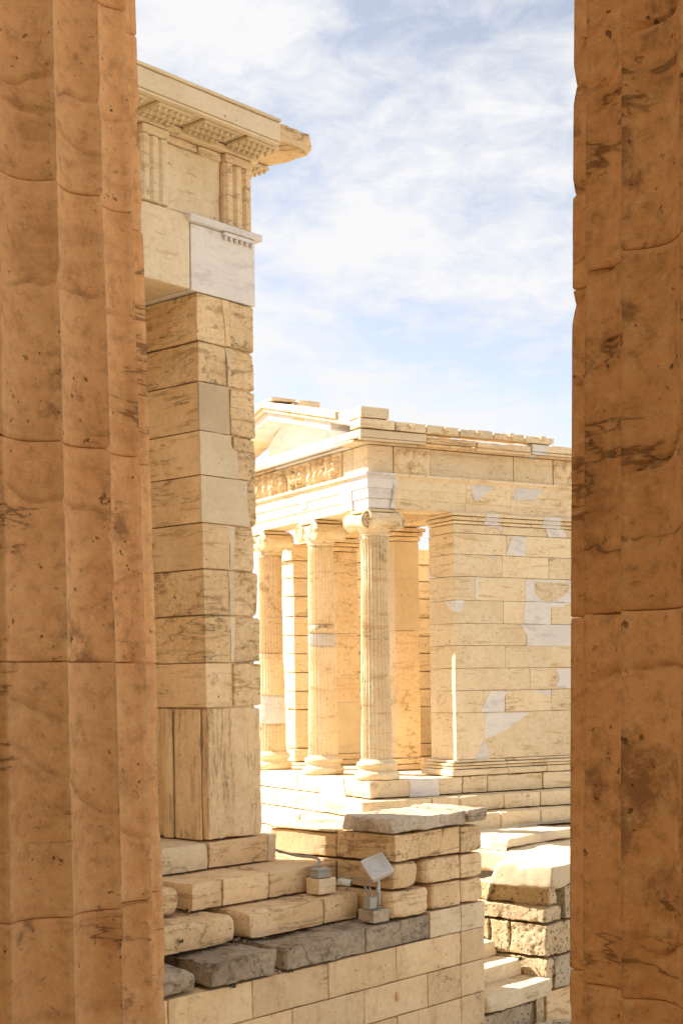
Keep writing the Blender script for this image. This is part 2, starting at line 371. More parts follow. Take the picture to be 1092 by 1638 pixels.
# ================================================================== FOREGROUND DORIC COLUMNS
def doric(name, label, cx, cy, R0, phase, mat, joints, seed, capital_z=8.0):
    t = thing(name, label, 'column', (cx, cy, 0), 0, 'columns framing the view')
    NF, NS = 20, 16
    th = np.arange(NF * NS) * 2 * math.pi / (NF * NS)
    tt = (np.arange(NF * NS) % NS) / NS
    flute = 1 - (2 * tt - 1) ** 2                  # 0 at the arris
    flute = flute ** .85
    rng = random.Random(seed)
    for j in range(len(joints) - 1):
        z0, z1 = joints[j], joints[j + 1]
        vis = z1 > .2 and z0 < 4.9
        n = max(4, int((z1 - z0) / (.010 if vis else .2)))
        zz = np.concatenate(([z0 + .0015, z0 + .008], np.linspace(z0 + .02, z1 - .02, n), [z1 - .008, z1 - .0015]))
        m = len(zz)
        Z = np.repeat(zz[:, None], len(th), 1); TH = np.repeat(th[None], m, 0) + phase
        R = R0 - .0165 * (Z - EYE) - .0007 * (Z - EYE) ** 2
        ux, uy = np.cos(TH), np.sin(TH)
        P = np.stack((ux * R, uy * R, Z), 2).reshape(-1, 3)
        dep = .073 * R / .75
        fl = np.repeat(flute[None], m, 0)
        D = dep * fl
        ar = (1 - fl) ** 2.2
        A = P.copy(); A[:, 2] *= .6
        chip = np.clip((fbm(A, 5.2, seed, 4) - .54) * 6, 0, 1).reshape(m, -1)
        chip2 = np.clip((fbm(P, 15, seed + 3, 2) - .5) * 3, 0, 1).reshape(m, -1)
        D = np.maximum(D, (.001 +   .010 * chip ** 3 + .0028 * chip2 * (chip > .15)) * ar ** .5)
        # worn hollows, flaked patches
        pat = fbm(P, 2.3, seed + 7, 4).reshape(m, -1)
        D = D + .009 * np.clip((pat - .64) * 22, 0, 1) + .0018 * (fbm(P, 5.5, seed + 8, 3).reshape(m, -1) - .5)
        # natural cracks running across
        for q in range(3 if vis else 0):
            zc = rng.uniform(z0 + .1, z1 - .1); am = rng.uniform(.15, .5); sl = rng.choice((-1, 1)) * rng.uniform(.12, .45)
            ph = rng.uniform(0, 6.28)
            line = zc + sl * (np.sin(TH + ph)) + am * (fbm(P * np.array([1, 1, .25]), 2.4, seed + 40 + q + 11 * j, 4).reshape(m, -1) - .5)
            on = np.clip((vn(P, 1.9, seed + 60 + q + 7 * j).reshape(m, -1) - .52) * 6, 0, 1)
            D = D + .022 * np.clip(1 - np.abs(Z - line) / .010, 0, 1) * on * (.12 + .88 * np.clip(fl * 2, 0, 1))
            D = D + .010 * np.clip(1 - np.abs(Z - line) / .06, 0, 1) * on * (fbm(P, 9, seed + 70 + q, 3).reshape(m, -1) > .53)
        # joint edges
        ed = np.minimum(Z - z0, z1 - Z)
        D = D + .006 * np.clip(1 - ed / .006, 0, 1) + np.clip(1 - ed / .03, 0, 1) * .008 * np.clip((fbm(P * np.array([1, 1, .2]), 5, seed + 90 + j, 3).reshape(m, -1) - .55) * 6, 0, 1)
        Rr = R - D
        V = np.stack((ux * Rr, uy * Rr, Z), 2).reshape(-1, 3)
        k = len(th); i = np.arange(m - 1)[:, None] * k; c = np.arange(k)[None]; c2 = (c + 1) % k
        F = np.stack((i + c, i + c2, i + k + c2, i + k + c), 2).reshape(-1, 4).tolist()
        F.append(list(range(k))[::-1]); F.append([(m - 1) * k + q for q in range(k)])
        link('drum', mesh('drum', V, F), mat, t)
    Rt = R0 - .0165 * (capital_z - EYE) - .0007 * (capital_z - EYE) ** 2
    link('echinus', lathe_mesh([(Rt, capital_z), (Rt + .02, capital_z + .05), (Rt + .25, capital_z + .38), (Rt + .26, capital_z + .44), (Rt + .2, capital_z + .46)], 64), mat, t)
    plainbox('abacus', t, mat, (-Rt - .3, -Rt - .3, capital_z + .46), (Rt + .3, Rt + .3, capital_z + .85), .01)
    return t
doric('doric_column', 'brown fluted stone column filling the left edge of the picture', -1.502, 5.75, .752, rad(6.3), 'column',
      [0, .755, 1.69, 2.50, 3.46, 4.26, 5.1, 6.0, 7.0, 8.0], 11)
doric('doric_column', 'darker brown fluted stone column filling the right edge of the picture', 1.52, 4.72, .752, rad(10.0), 'column2',
      [0, .62, 1.81, 2.92, 3.95, 5.0, 6.0, 7.0, 8.0], 47)

# ================================================================== WING: pier with entablature
# local frame: x along the front face (right and away), y into the building, z up
wing = thing('ruined_pavilion_corner', 'tall marble pier carrying a lintel and overhanging cornice, just right of the left column', 'building', OW, UW)
def wb(name, mat, a0, a1, b0, b1, c0, c1, par=None, **k):      # b counts outwards to the viewer
    return block(name, par or wing, mat, (a0, -b1, c0), (a1, -b0, c1), **k)
def wp(name, mat, poly, b0, b1, par=None, **k):
    return prism(name, par or wing, mat, poly, (0, 2), -b1, -b0, **k)
CO = [0, 1.477, 1.972, 2.50, 3.01, 3.52, 4.045, 4.535, 5.075, 5.52, 6.055]
lean = lambda c: -.010 - .016 * max(0, c - 1.4)
def right_wear(amount, a1):
    return lambda P: np.clip(1 - (a1 - P[:, 0]) / .12, 0, 1) * amount * (.4 + 1.2 * fbm(P, 4, 5, 2))
RE = [.87, .875, .872, .845, .80, .84, .838, .834, .832, .828, .825]
# orthostat
wb('block', 'vertical', 0, .872, -1.0, 0, 0, CO[1], rough=.012, chip=.02, res=.04, rfun=right_wear(.05, .872))
wb('block', 'vertical', .002, .30, -2.0, -1.002, 0, CO[1], rough=.006, chip=.01, res=.1)
wb('core', 'honey', .03, .78, -.96, -.04, .05, 6.03, chip=0, rough=0, res=.5)  # inner box added to stop light leaking through the pier joints
wb('core', 'honey', .031, .27, -1.97, -.97, .05, 6.03, chip=0, rough=0, res=.5)  # second light stop, for the deeper left blocks
wb('pilaster_strip', 'vertical', -.045, .01, -.72, -.56, 0, CO[1] - .01, r=.012, chip=.01, rough=.003)
wb('pilaster_strip', 'vertical', -.03, .01, -.54, -.10, .0, CO[1] - .012, r=.02, chip=.02, rough=.006)
split = {1: .40, 2: .40, 3: .39, 4: .40, 5: .41, 6: .44, 7: .40, 8: .38, 9: .40}
for i in range(1, 10):
    c0, c1 = CO[i], CO[i + 1]; l = lean((c0 + c1) / 2); sp = split[i]; re = RE[i]
    lm = 'rough_honey' if i in (2, 3, 8, 9) else 'honey'
    big = .05 if i in (3, 4, 5) else .028
    wb('block', lm, l, sp - .018, -2.0, 0 - (.004 if i % 2 else 0), c0, c1, chip=.010 if i != 7 else .003, rough=.009 if lm == 'rough_honey' else .004, res=.045, r=.003, gap=.0012)
    wb('block', 'rough_honey', sp + .018, re, -1.0, -.003, c0, c1, rfun=right_wear(big, re), chip=.022, rough=.012, res=.045, r=.005, gap=.0018)
# filler strips and the pale inserted pieces on the face
for i, lo_, hi_, tp in ((8, .40, .43, .025), (5, .41, .45, .0), (4, .395, .44, .03), (3, .385, .42, .015), (2, .39, .43, .0)):
    c0, c1 = CO[i], CO[i + 1]
    wp('mortar_strip', 'cream', [(lo_ - .02, c0 + .01), (hi_ - .01 + .02 * (i % 2), c0 + .01), (hi_ + .02, c1 - .01), (lo_ - .025 - tp, c1 - .01), (lo_ - .012, (c0 + c1) / 2)], -.6, -.002, jit=.004)
wp('mortar_strip', 'honey', [(.30, 6.045), (.42, 6.045), (.425, 5.53), (.355, 5.53), (.345, 5.8)], -.3, -.004, jit=.003)
wp('patch', 'cream', [(-.058, CO[6] + .004), (.53, CO[6] + .004), (.515, CO[6] + .30), (.42, CO[6] + .36), (.405, CO[7] - .004), (-.062, CO[7] - .004)], -.03, .004, jit=.003)
wp('patch', 'cream', [(-.05, CO[5] + .004), (.70, CO[5] + .004), (.655, CO[5] + .30), (.665, CO[6] - .004), (-.056, CO[6] - .004)], -.03, .004, jit=.003)
wp('patch', 'grey', [(-.066, CO[7] + .004), (.40, CO[7] + .004), (.385, CO[8] - .004), (-.070, CO[8] - .004)], -.03, .003, jit=.003)
# broken seam and an insert on the shaded reveal
prism('patch', wing, 'honey', [(.03, CO[5] + .01), (.33, CO[5] + .01), (.36, CO[5] + .1), (.34, CO[5] + .27), (.24, CO[5] + .38), (.25, CO[6] - .01), (.03, CO[6] - .01)], (1, 2), lean(CO[5]) - .012, .1, jit=.006)
# architrave: honey lintel on the left, new white block on the right
wb('lintel', 'pale', -3.6, -.165, -.95, 0, 6.06, 6.885, chip=.018, rough=.005, r=.012)
wb('architrave_block', 'white', -.16, .835, -.95, .002, 6.057, 6.80, chip=.004, rough=.001, r=.006)
wb('taenia', 'white', -.22, .90, -.95, .065, 6.80, 6.885, chip=.006, rough=.001, r=.006)
rg = wb('regula', 'white', .31, .80, -.1, .05, 6.755, 6.80, chip=.003, rough=0, r=.004)
for k in range(6):
    x = .345 + k * .083
    link('gutta', lathe_mesh([(.022, 6.715), (.019, 6.7575)], 10, c=(x, -.022)), 'white', rg)
# frieze: metope slab, two triglyphs
wb('metope', 'pale', -.49, .335, -.6, -.03, 6.885, 7.60, chip=.02, rough=.006)
wb('metope_band', 'ochre', -.49, -.02, -.6, -.012, 7.60, 7.69, chip=.02, rough=.003)
wb('metope_band', 'pale', -.02, .335, -.6, -.005, 7.585, 7.69, chip=.01, rough=.003)
wb('frieze_block', 'pale', -3.6, -.87, -.6, -.03, 6.885, 7.69, chip=.01, rough=.004)
def triglyph(a0, a1, mat, worn):
    w = a1 - a0; u = w / 6
    prof = [(a0, -.06), (a0, .008), (a0 + u * .5, .05), (a0 + u * 1.5, .05), (a0 + u * 2, 0), (a0 + u * 2.5, .05), (a0 + u * 3.5, .05), (a0 + u * 4, 0), (a0 + u * 4.5, .05), (a0 + u * 5.5, .05), (a1, .008), (a1, -.06)]
    if worn: prof = [(x, min(y, .034)) for x, y in prof]
    t = prism('triglyph', wing, mat, [(x, -y) for x, y in prof], (0, 1), 6.89, 7.585, bev=.004)
    wb('cap', mat, a0 - .002, a1 + .002, -.06, .056, 7.585, 7.69, par=t, chip=.015, rough=.003, res=.05)
    return t
triglyph(.335, .765, 'ochre', False); triglyph(-.875, -.49, 'pale', True)
wb('frieze_core', 'pale', -.86, .75, -.9, -.06, 6.89, 7.685, chip=0, rough=0)
# cornice
wb('bed_moulding', 'pale', -3.6, .84, -.9, .075, 7.69, 7.765, chip=.006, rough=.001, r=.006)
cor = wb('corona', 'cream', -3.6, .72, -.9, .55, 7.775, 7.985, chip=.006, rough=.0015, r=.008, gap=.001)
wb('crown_moulding', 'cream', -3.6, .715, -.9, .575, 7.985, 8.03, par=cor, chip=.01, rough=.002, r=.012)
wb('drip_edge', 'cream', -3.6, .72, .46, .535, 7.742, 7.776, par=cor, chip=.004, rough=.001, r=.004)
tip = wb('broken_corner', 'honey', .715, 1.25, -.9, .55, 7.775, 8.015, chip=.03, rough=.012, r=.02, res=.04,
         cuts=[((1.20, -.5, 7.98), (1, -.3, .35)), ((1.22, .1, 7.9), (1, .25, -.3)), ((1.1, -.55, 7.80), (.35, -.55, -.9))])
def mutule(a0, a1, y0, y1, along):
    m_ = block('mutule', wing, 'cream', (a0, y0, 7.728), (a1, y1, 7.775), r=.005, chip=.008, rough=.001)
    n1, n2 = (6, 3) if along else (3, 6)
    bm = bmesh.new()
    for i in range(n1):
        for j in range(n2):
            x = a0 + (i + .5) * (a1 - a0) / n1; y = y0 + (j + .5) * (y1 - y0) / n2
            bmesh.ops.create_cone(bm, cap_ends=True, segments=10, radius1=.019, radius2=.016, depth=.036, matrix=Matrix.Translation((x, y, 7.712)))
    me = bpy.data.meshes.new('guttae'); bm.to_mesh(me); bm.free(); gt = link('guttae', me, 'cream', m_); gt['kind'] = 'stuff'
for k in range(4): mutule(.30 - .645 * k, .79 - .645 * k, -.455, -.09, True)
for k in range(2): mutule(.86, 1.18, .08 + .62 * k, .55 + .62 * k, False)

# unseen wall added to keep sun off pier and steps, beyond the left column
rear = thing('pier_shade_wall', 'unseen plain marble wall added to shade the tall pier and steps', 'wall', OW, UW)
for i in range(11):
    for j in range(4):
        x0 = -7.5 + j * 1.87 + (.9 if i % 2 else 0)
        x1 = min(-.04, x0 + 1.87)
        block('block', rear, 'honey', (max(-7.5, x0), 1.05, i * .75), (x1, 1.75, (i + 1) * .75), chip=.01, rough=.003, res=.3)

# ================================================================== STEPPED BASE OF THE WING
base = thing('stepped_base', 'stepped marble base with one dark grey course, under the tall pier', 'steps', OW, UW)
def sb(name, mat, a0, a1, b0, b1, c0, c1, par=None, **k):
    return block(name, par or base, mat, (a0, -b1, c0), (a1, -b0, c1), **k)
def end_wear(a, width, amount, seed):
    return lambda P: np.clip(1 - np.abs(P[:, 0] - a) / width, 0, 1) * amount * (.5 + 1.0 * fbm(P, 3, seed, 2))
rb = dict(rebate=(1, -1, .05, .022))
sb('stone', 'pale', -2.6, -.002, -1.4, .003, -.311, 0, res=.045, chip=.036, rough=.011, **rb)
sb('stone', 'honey', .002, .93, -1.4, 0, -.311, -.002, res=.045, chip=.036, rough=.008, **rb)
sb('stone', 'cream', .934, 1.07, -1.4, .002, -.311, -.004, res=.045, chip=.036, rough=.003, **rb)
# second step
sb('stone', 'rough_honey', -2.6, -.99, -.2, .66, -.612, -.311, chip=.05, rough=.02, rfun=end_wear(-.99, .22, .10, 3), res=.038)
sb('stone', 'honey', -.86, -.42, -.2, .65, -.612, -.313, chip=.036, rough=.011, res=.038, cuts=[((-.86, -.1, -.4), (-1, .9, .0))], **rb)
sb('stone', 'honey', -.418, .28, -.2, .65, -.612, -.311, chip=.04, rough=.009, res=.038, **rb)
sb('stone', 'honey', .284, 1.385, -.6, .645, -.612, -.312, chip=.03, rough=.008, res=.045, **rb)
# third step
sb('stone', 'rough_honey', -3.0, -.58, .3, 1.06, -.915, -.612, chip=.04, rough=.014, rfun=end_wear(-.58, .2, .085, 8), res=.038, r=.03, **rb)
sb('stone', 'honey', -.44, .72, .3, 1.055, -.915, -.614, chip=.05, rough=.010, res=.038, rfun=end_wear(-.44, .15, .05, 9), cuts=[((-.44, -.95, -.62), (-.8, -.25, .5))], **rb)
sb('stone', 'honey', .724, 1.30, .3, 1.05, -.915, -.612, chip=.035, rough=.011, res=.038, **rb)
# dark course
sb('dark_stone', 'dark', -3.2, -1.52, .7, 1.50, -1.2, -.925, chip=.06, rough=.025, res=.045, r=.03, rfun=end_wear(-1.52, .5, .06, 4), cuts=[((-1.75, -1.45, -.93), (.55, -.1, .8))])
sb('dark_stone', 'dark', -1.46, -.53, .7, 1.56, -1.2, -.905, chip=.05, rough=.03, res=.04, r=.018, cuts=[((-1.30, -1.5, -.905), (-.8, -.3, .6)), ((-.5, -1.5, -1.0), (1, -.2, .1))])
sb('dark_stone', 'dark', -.40, .58, .7, 1.55, -1.2, -.915, chip=.06, rough=.03, res=.04, r=.018, cuts=[((-.30, -1.55, -.95), (-.75, -.6, .15)), ((.45, -1.5, -1.2), (.75, -.35, -.5))])
sb('dark_stone', 'dark', .50, .89, .7, 1.50, -1.2, -.917, chip=.036, rough=.011, res=.045)
sb('dark_stone', 'dark', .893, 2.01, .7, 1.498, -1.2, -.915, chip=.036, rough=.011, res=.045)

# ================================================================== ASHLAR WALL AND ITS BROKEN END PIER
wall = thing('ashlar_wall', 'smooth coursed marble wall in shade below the dark stone course', 'wall', OW, UW)
def ab(name, mat, a0, a1, c0, c1, b1=1.5, b0=1.05, **k):
    k.setdefault('chip', .012); k.setdefault('rough', .003); k.setdefault('res', .08)
    return block(name, wall, mat, (a0, -b1, c0), (a1, -b0, c1), **k)
rows = [(-1.585, -1.2, [-3.4, -1.95, -.848, .277, 1.405, 2.60, 3.07]),
        (-1.972, -1.585, [-3.4, -2.4, -1.36, -.278, .85, 1.961, 2.592, 3.065]),
        (-2.36, -1.972, [-3.4, -1.9, -.8, .3, 1.41, 2.585, 3.06]),
        (-2.75, -2.36, [-3.4, -2.4, -1.3, -.2, .9, 2.0, 2.58, 3.055]),
        (-3.3, -2.75, [-3.4, -1.7, .2, 1.7, 3.055])]
for c0, c1, js in rows:
    for i in range(len(js) - 1):
        ab('ashlar', 'ashlar', js[i], js[i + 1], c0, c1, b1=1.5 - .003 * ((i + int(c0 * 30)) % 2), chip=.016 if js[i] < 2 else .02)
for a in (1.93, -.6): plainbox('lifting_boss', wall, 'honey', (a - .55, -1.525, -1.80), (a - .47, -1.49, -1.70), .012)
plainbox('wall_core', wall, 'honey', (-3.4, -1.1, -3.3), (3.03, -.2, -1.21), 0)

pile = thing('broken_wall_end', 'stack of worn marble blocks ending the wall, topped by a grey slab', 'wall', OW, UW)
def pb_(mat, a0, a1, b0, b1, c0, c1, **k):
    k.setdefault('chip', .035); k.setdefault('rough', .008); k.setdefault('res', .05); k.setdefault('r', .012)
    return block('stone', pile, mat, (a0, -b1, c0), (a1, -b0, c1), **k)
# end stack (two columns of blocks with a straight joint)
pb_('pale', 2.01, 2.598, .9, 1.502, -1.2, -.895, chip=.006, rough=.002, r=.006)
pb_('pale', 2.602, 3.075, .6, 1.502, -1.205, -.895, chip=.006, rough=.002, r=.006)
def rr(a, amt, s): return end_wear(a, .16, amt, s)
pb_('honey', 2.06, 2.602, .7, 1.5, -.888, -.588, rfun=rr(2.06, .03, 1))
pb_('honey', 2.606, 3.08, .6, 1.5, -.888, -.60, rfun=rr(3.08, .09, 2))
pb_('rough_honey', 1.93, 2.607, .7, 1.5, -.582, -.288, rfun=rr(1.93, .07, 3))
pb_('honey', 2.612, 3.085, .6, 1.5, -.592, -.30, rfun=rr(3.085, .07, 4))
pb_('honey', 2.20, 2.612, .7, 1.495, -.28, .042, cuts=[((2.27, -1.5, -.1), (-1, -.2, .42))], rfun=rr(2.2, .02, 7))
pb_('rough_honey', 2.617, 3.09, .6, 1.5, -.292, .03, rfun=rr(3.09, .07, 5))
# broken blocks at the corner
pb_('rough_honey', 1.33, 2.03, .62, 1.50, -.905, -.592, rfun=lambda P: end_wear(2.03, .2, .07, 6)(P) + end_wear(1.33, .2, .07, 16)(P), chip=.06)
pb_('honey', 1.39, 1.88, .62, 1.49, -.582, -.285, rfun=lambda P: end_wear(1.88, .24, .12, 8)(P), chip=.05)
pb_('rough_honey', 1.39, 2.27, .62, 1.505, -.278, .045, chip=.035, rough=.012, cuts=[((2.24, -1.5, -.12), (1, -.1, -.45))])
# return of the wall going back behind the steps
for c0, c1, a in ((-.905, -.592, 1.36), (-.588, -.287, 1.392), (-.284, .012, 1.40)):
    pb_('honey', a, 2.3, -.45, .615, c0, c1, chip=.02, rough=.009)
pb_('honey', 1.38, 2.3, -.45, .615, .012, .05, chip=.01, rough=.003)
pb_('honey', 1.45, 3.0, -.4, .62, -1.9, -.91, chip=.01, rough=.003)
pb_('honey', 2.3, 3.05, -.45, .60, -.905, -.02, chip=.03, rough=.01)
# slab on top
sl = block('slab', pile, 'slab', (1.22, -1.60, .05), (2.62, -.66, .24), chip=.05, rough=.018, res=.045, r=.02, wave=.03,
           cuts=[((1.25, -1.0, .2), (-1, .75, .25)), ((1.45, -.70, .24), (-.1, 1, .2)), ((1.3, -1.55, .24), (-.7, -.2, .8))])
block('slab', pile, 'slab', (2.60, -1.63, .06), (3.05, -.70, .255), chip=.05, rough=.015, res=.045, r=.025, wave=.03, cuts=[((3.0, -1.55, .1), (.9, -.4, -.25))])
plainbox('lifting_boss', pile, 'slab', (1.215, -1.32, .115), (1.26, -1.24, .19), .008)

# ================================================================== STAIRS
stairs = thing('stone_stairs', 'short flight of marble steps between wall end and pitted stone wall', 'stairs', OW, UW)
def stp(a0, a1, b0, b1, c0, c1, **k):
    k.setdefault('mat', 'pale'); mt = k.pop('mat')
    return block('step', stairs, mt, (a0, -b1, c0), (a1, -b0, c1), chip=.05, rough=.010, r=.022, res=.05, **k)
stp(3.085, 4.53, .8, 1.50, -2.29, -2.055, cuts=[((3.2, -1.5, -2.2), (-.8, -.6, -.3))])
stp(3.085, 4.50, .4, 1.06, -2.085, -1.855)
stp(3.085, 4.50, 0, .67, -1.875, -1.655)
stp(3.085, 4.50, -.5, .28, -1.675, -1.455)
stp(3.085, 4.50, -1.0, -.12, -1.475, -1.255)
block('riser_wall', stairs, 'tuffgrey', (3.085, -1.42, -3.3), (4.25, -.3, -2.30), chip=.05, rough=.03, res=.05)
block('riser_wall', stairs, 'tuff', (4.30, -1.40, -3.3), (4.50, -.3, -2.30), chip=.03, rough=.02, res=.05)

# ================================================================== PITTED WALL ON THE RIGHT
tuff = thing('pitted_stone_wall', 'rough pitted stone wall with thick pale cap slab, beside right column', 'wall', OW, UW)
def pitpost(amt, s):
    def f(P2, P):
        n = fbm(P, 9, s, 3); c = P.mean(0); d = P2 - c; d /= np.linalg.norm(d, axis=1, keepdims=True)
        hole = np.clip((vn(P, 24, s + 2) - .62) * 6, 0, 1) * np.clip((fbm(P, 3, s + 4, 2) - .35) * 4, 0, 1)
        return P2 - d * (amt * (n - .35) * 1.2 + .022 * hole)[:, None]
    return f
def tb(mat, a0, a1, b0, b1, c0, c1, amt=.03, **k):
    s = nseed()
    k.setdefault('chip', .03); k.setdefault('res', .026); k.setdefault('r', .015); k.setdefault('rough', .01)
    return block('stone', tuff, mat, (a0, -b1, c0), (a1, -b0, c1), post=pitpost(amt, s), seed=s, **k)
tb('tuff', 4.66, 4.90, .1, 1.38, -1.20, -.93, amt=.05, chip=.06)
tb('tuff', 4.49, 4.90, .1, 1.42, -1.385, -1.17, amt=.03, chip=.05)
tb('tuffgrey', 4.96, 6.6, .1, 1.43, -1.385, -.93, amt=.015, res=.05)
tb('tuff', 4.50, 4.7, -.3, .52, -1.83, -1.39)
tb('tuff', 4.505, 4.7, .525, .84, -1.83, -1.39)
tb('tuff', 4.50, 5.25, .845, 1.43, -1.82, -1.39, amt=.035)
tb('tuffgrey', 5.255, 6.6, .6, 1.425, -1.82, -1.39, amt=.015, res=.04)
tb('tuff', 4.52, 4.70, .3, 1.43, -2.25, -1.825, amt=.05)
tb('tuffgrey', 4.70, 5.38, .6, 1.43, -2.25, -1.825, amt=.02)
tb('tuffgrey', 5.385, 6.6, .6, 1.425, -2.25, -1.825, amt=.015, res=.04)
tb('honey', 4.52, 5.45, .6, 1.41, -3.3, -2.255, amt=.008, res=.06)
tb('honey', 5.455, 6.6, .6, 1.41, -3.3, -2.255, amt=.008, res=.06)
plainbox('rubble_core', tuff, 'tuffgrey', (4.6, -.7, -3.3), (6.5, .3, -1.45), 0)
cap = block('cap_slab', tuff, 'cream', (4.36, -1.62, -.93), (5.35, 1.2, -.615), chip=.05, rough=.014, res=.05, r=.025, wave=.05,
      cuts=[((4.40, -.62, -.93), (-.35, .9, .45)), ((4.62, -1.58, -.93), (.3, -1, -.5))])
block('cap_slab', tuff, 'pale', (5.36, -1.61, -.93), (7.2, 1.4, -.59), chip=.05, rough=.016, res=.07, r=.025, wave=.06)
block('cap_slab', tuff, 'cream', (5.3, -.2, -.60), (7.3, 1.2, -.44), chip=.06, rough=.016, res=.07, r=.02, wave=.05, cuts=[((5.5, .2, -.44), (-1, 0, .5))])

# ================================================================== TEMPLE  (x along its long side, y along its front, z up)
tem = thing('ionic_temple', 'small sunlit marble temple with slender columns and pediment, behind the stepped walls', 'temple', OT, UT)
def bb(name, mat, p0, p1, q0, q1, r0, r1, par=None, **k):
    k.setdefault('chip', .02); k.setdefault('rough', .004); k.setdefault('res', .09)
    return block(name, par or tem, mat, (p0, q0, r0), (p1, q1, r1), **k)
PX1, QW = 7.3, 5.4                    # far ends
rng = random.Random(5)
# crepis: four steps, blocks along the side and along the front
lev = [(-.268, 0, .33), (-.505, -.268, .65), (-.755, -.505, .98), (-1.0, -.755, 1.06)]
jn = [[-.33, .885, 1.32, 1.78, 2.85, 4.0, 5.2, 6.4, PX1], [-.65, .55, 1.05, 1.855, 2.55, 3.4, 4.6, 5.9, PX1], [-.98, .3, 1.55, 2.3, 2.95, 3.9, 5.1, PX1], [-1.06, .6, 1.5, 2.4, 3.3, 4.5, PX1]]
for k, (r0, r1, o) in enumerate(lev):
    js = jn[k]
    for i in range(len(js) - 1):
        mt = 'white' if (k == 0 and js[i] == 1.32 and False) else 'temple'
        kw = dict(rebate=(1, -1, .04, .018)) if k < 3 else {}
        bb('step_stone', mt if k < 3 else 'rough_honey', js[i], js[i + 1], -o, .65, r0, r1, chip=.035, rough=.008 if k < 3 else .03, wave=.01 if k < 3 else .03, res=.06, **kw)
    q = .65; i = 0
    while q < QW + .3:
        q2 = min(q + rng.uniform(.9, 1.5), QW + .33)
        bb('step_stone', 'temple', -o, 1.0, q, q2, r0, r1, chip=.03, rough=.006, wave=.006, res=.07, **(dict(rebate=(0, -1, .04, .018)) if k < 3 else {}))
        q = q2
# corner block of the stylobate and new white stones let in
bb('paving', 'temple', .9, PX1, .64, QW + .3, -.30, -.003, res=.4, chip=.02)
prism('patch', tem, 'white', [(.36, -.27), (.885, -.27), (.885, -.004), (.33, -.004), (.37, -.08)], (0, 2), -.336, -.1, jit=.004)
prism('patch', tem, 'white', [(.38, -.27), (1.15, -.27), (1.1, -.1), (1.22, -.004), (.44, -.004)], (1, 2), -.336, -.1, jit=.004)
# side wall courses
WC = [.24, .957, 1.295, 1.638, 1.983, 2.322, 2.675, 3.04, 3.378, 3.70]
JW = [[1.83, 3.6, 5.0], [1.78, 2.20, 3.10, 4.2, 5.3], [2.68, 3.75, 5.0], [2.20, 3.10, 4.3, 5.4], [2.62, 3.7, 4.9], [2.18, 2.60, 3.12, 4.3, 5.4], [1.68, 2.63, 3.55, 4.6, 5.6], [2.17, 3.08, 3.52, 4.6, 5.6], [2.26, 2.63, 3.53, 4.7, 5.7]]
for i in range(9):
    r0, r1 = WC[i], WC[i + 1]
    js = [1.26] + JW[i] + [6.15]
    for j in range(len(js) - 1):
        bb('wall_stone', 'temple', js[j], js[j + 1], -.25 + .002 * ((i + j) % 3), .44 if j == 0 else .22, r0, r1, chip=.009, rough=.002, res=.08, gap=.0011, r=.0022)
# crowning mouldings of the wall and base mouldings
js = [1.26, 2.17, 3.06, 4.1, 5.2, 6.15]
for j in range(5):
    q1 = .44 if j == 0 else .22
    mt = 'temple'
    bb('wall_stone', mt, js[j], js[j + 1], -.252, q1, 3.70, 3.84, chip=.015, rough=.003)
    for (r0, r1, o) in ((3.84, 3.89, .27), (3.893, 3.955, .295), (3.958, 4.01, .33)):
        bb('wall_moulding', mt, js[j] - (.05 if j == 0 else 0) * (o - .25) * 12, js[j + 1], -o, q1 + (o - .25), r0, r1, chip=.018, rough=.003, gap=.0015)
js = [1.22, 2.16, 2.93, 3.9, 5.0, 6.18]
for j in range(5):
    for (r0, r1, o) in ((0, .10, .345), (.102, .15, .315), (.152, .195, .335), (.197, .24, .285)):
        bb('wall_base', 'temple', js[j] - (o - .25 if j == 0 else 0), js[j + 1], -o, .44 + (o - .25) if j == 0 else .22, r0, r1, chip=.014, rough=.003, gap=.0012, r=.01)
# back wall of the cella, inner mouldings, far side wall
for i in range(9):
    r0, r1 = WC[i], WC[i + 1]
    q = .222
    while q < 4.9:
        q2 = min(q + rng.uniform(.7, 1.1), 4.92)
        bb('cella_stone', rng.choice(['temple', 'ochre', 'temple', 'pale']), 4.6, 5.0, q, q2, r0, r1, chip=.03, rough=.008, res=.12); q = q2
    js = [1.26, 1.26 + rng.uniform(.6, 1.0), 2.9, 3.6, 4.6, 5.8]
    for j in range(5):
        bb('cella_stone', 'temple', js[j], js[j + 1], 4.92, 5.40, r0, r1, chip=.03, rough=.006, res=.12)
bb('wall_core', 'temple', 1.32, 5.75, 5.0, 5.32, .1, 3.95, chip=0, rough=0, res=.6); bb('wall_core', 'temple', 4.68, 4.94, .3, 4.95, .1, 3.95, chip=0, rough=0, res=.6)  # inner boxes added where sunlight leaked through the cella joints
bb('wall_core', 'temple', 1.34, 6.1, -.19, .16, .1, 3.95, chip=0, rough=0, res=.6)
bb('cella_base', 'temple', 1.2, 6.1, 4.85, 5.46, 0, .24, res=.2); bb('cella_base', 'temple', 4.5, 4.6, .23, 4.85, 0, .24, res=.2)
bb('cella_top', 'temple', 1.2, 6.1, 4.88, 5.44, 3.70, 4.0, res=.2); bb('cella_top', 'temple', 4.55, 5.0, .23, 4.87, 3.70, 4.75, res=.2)
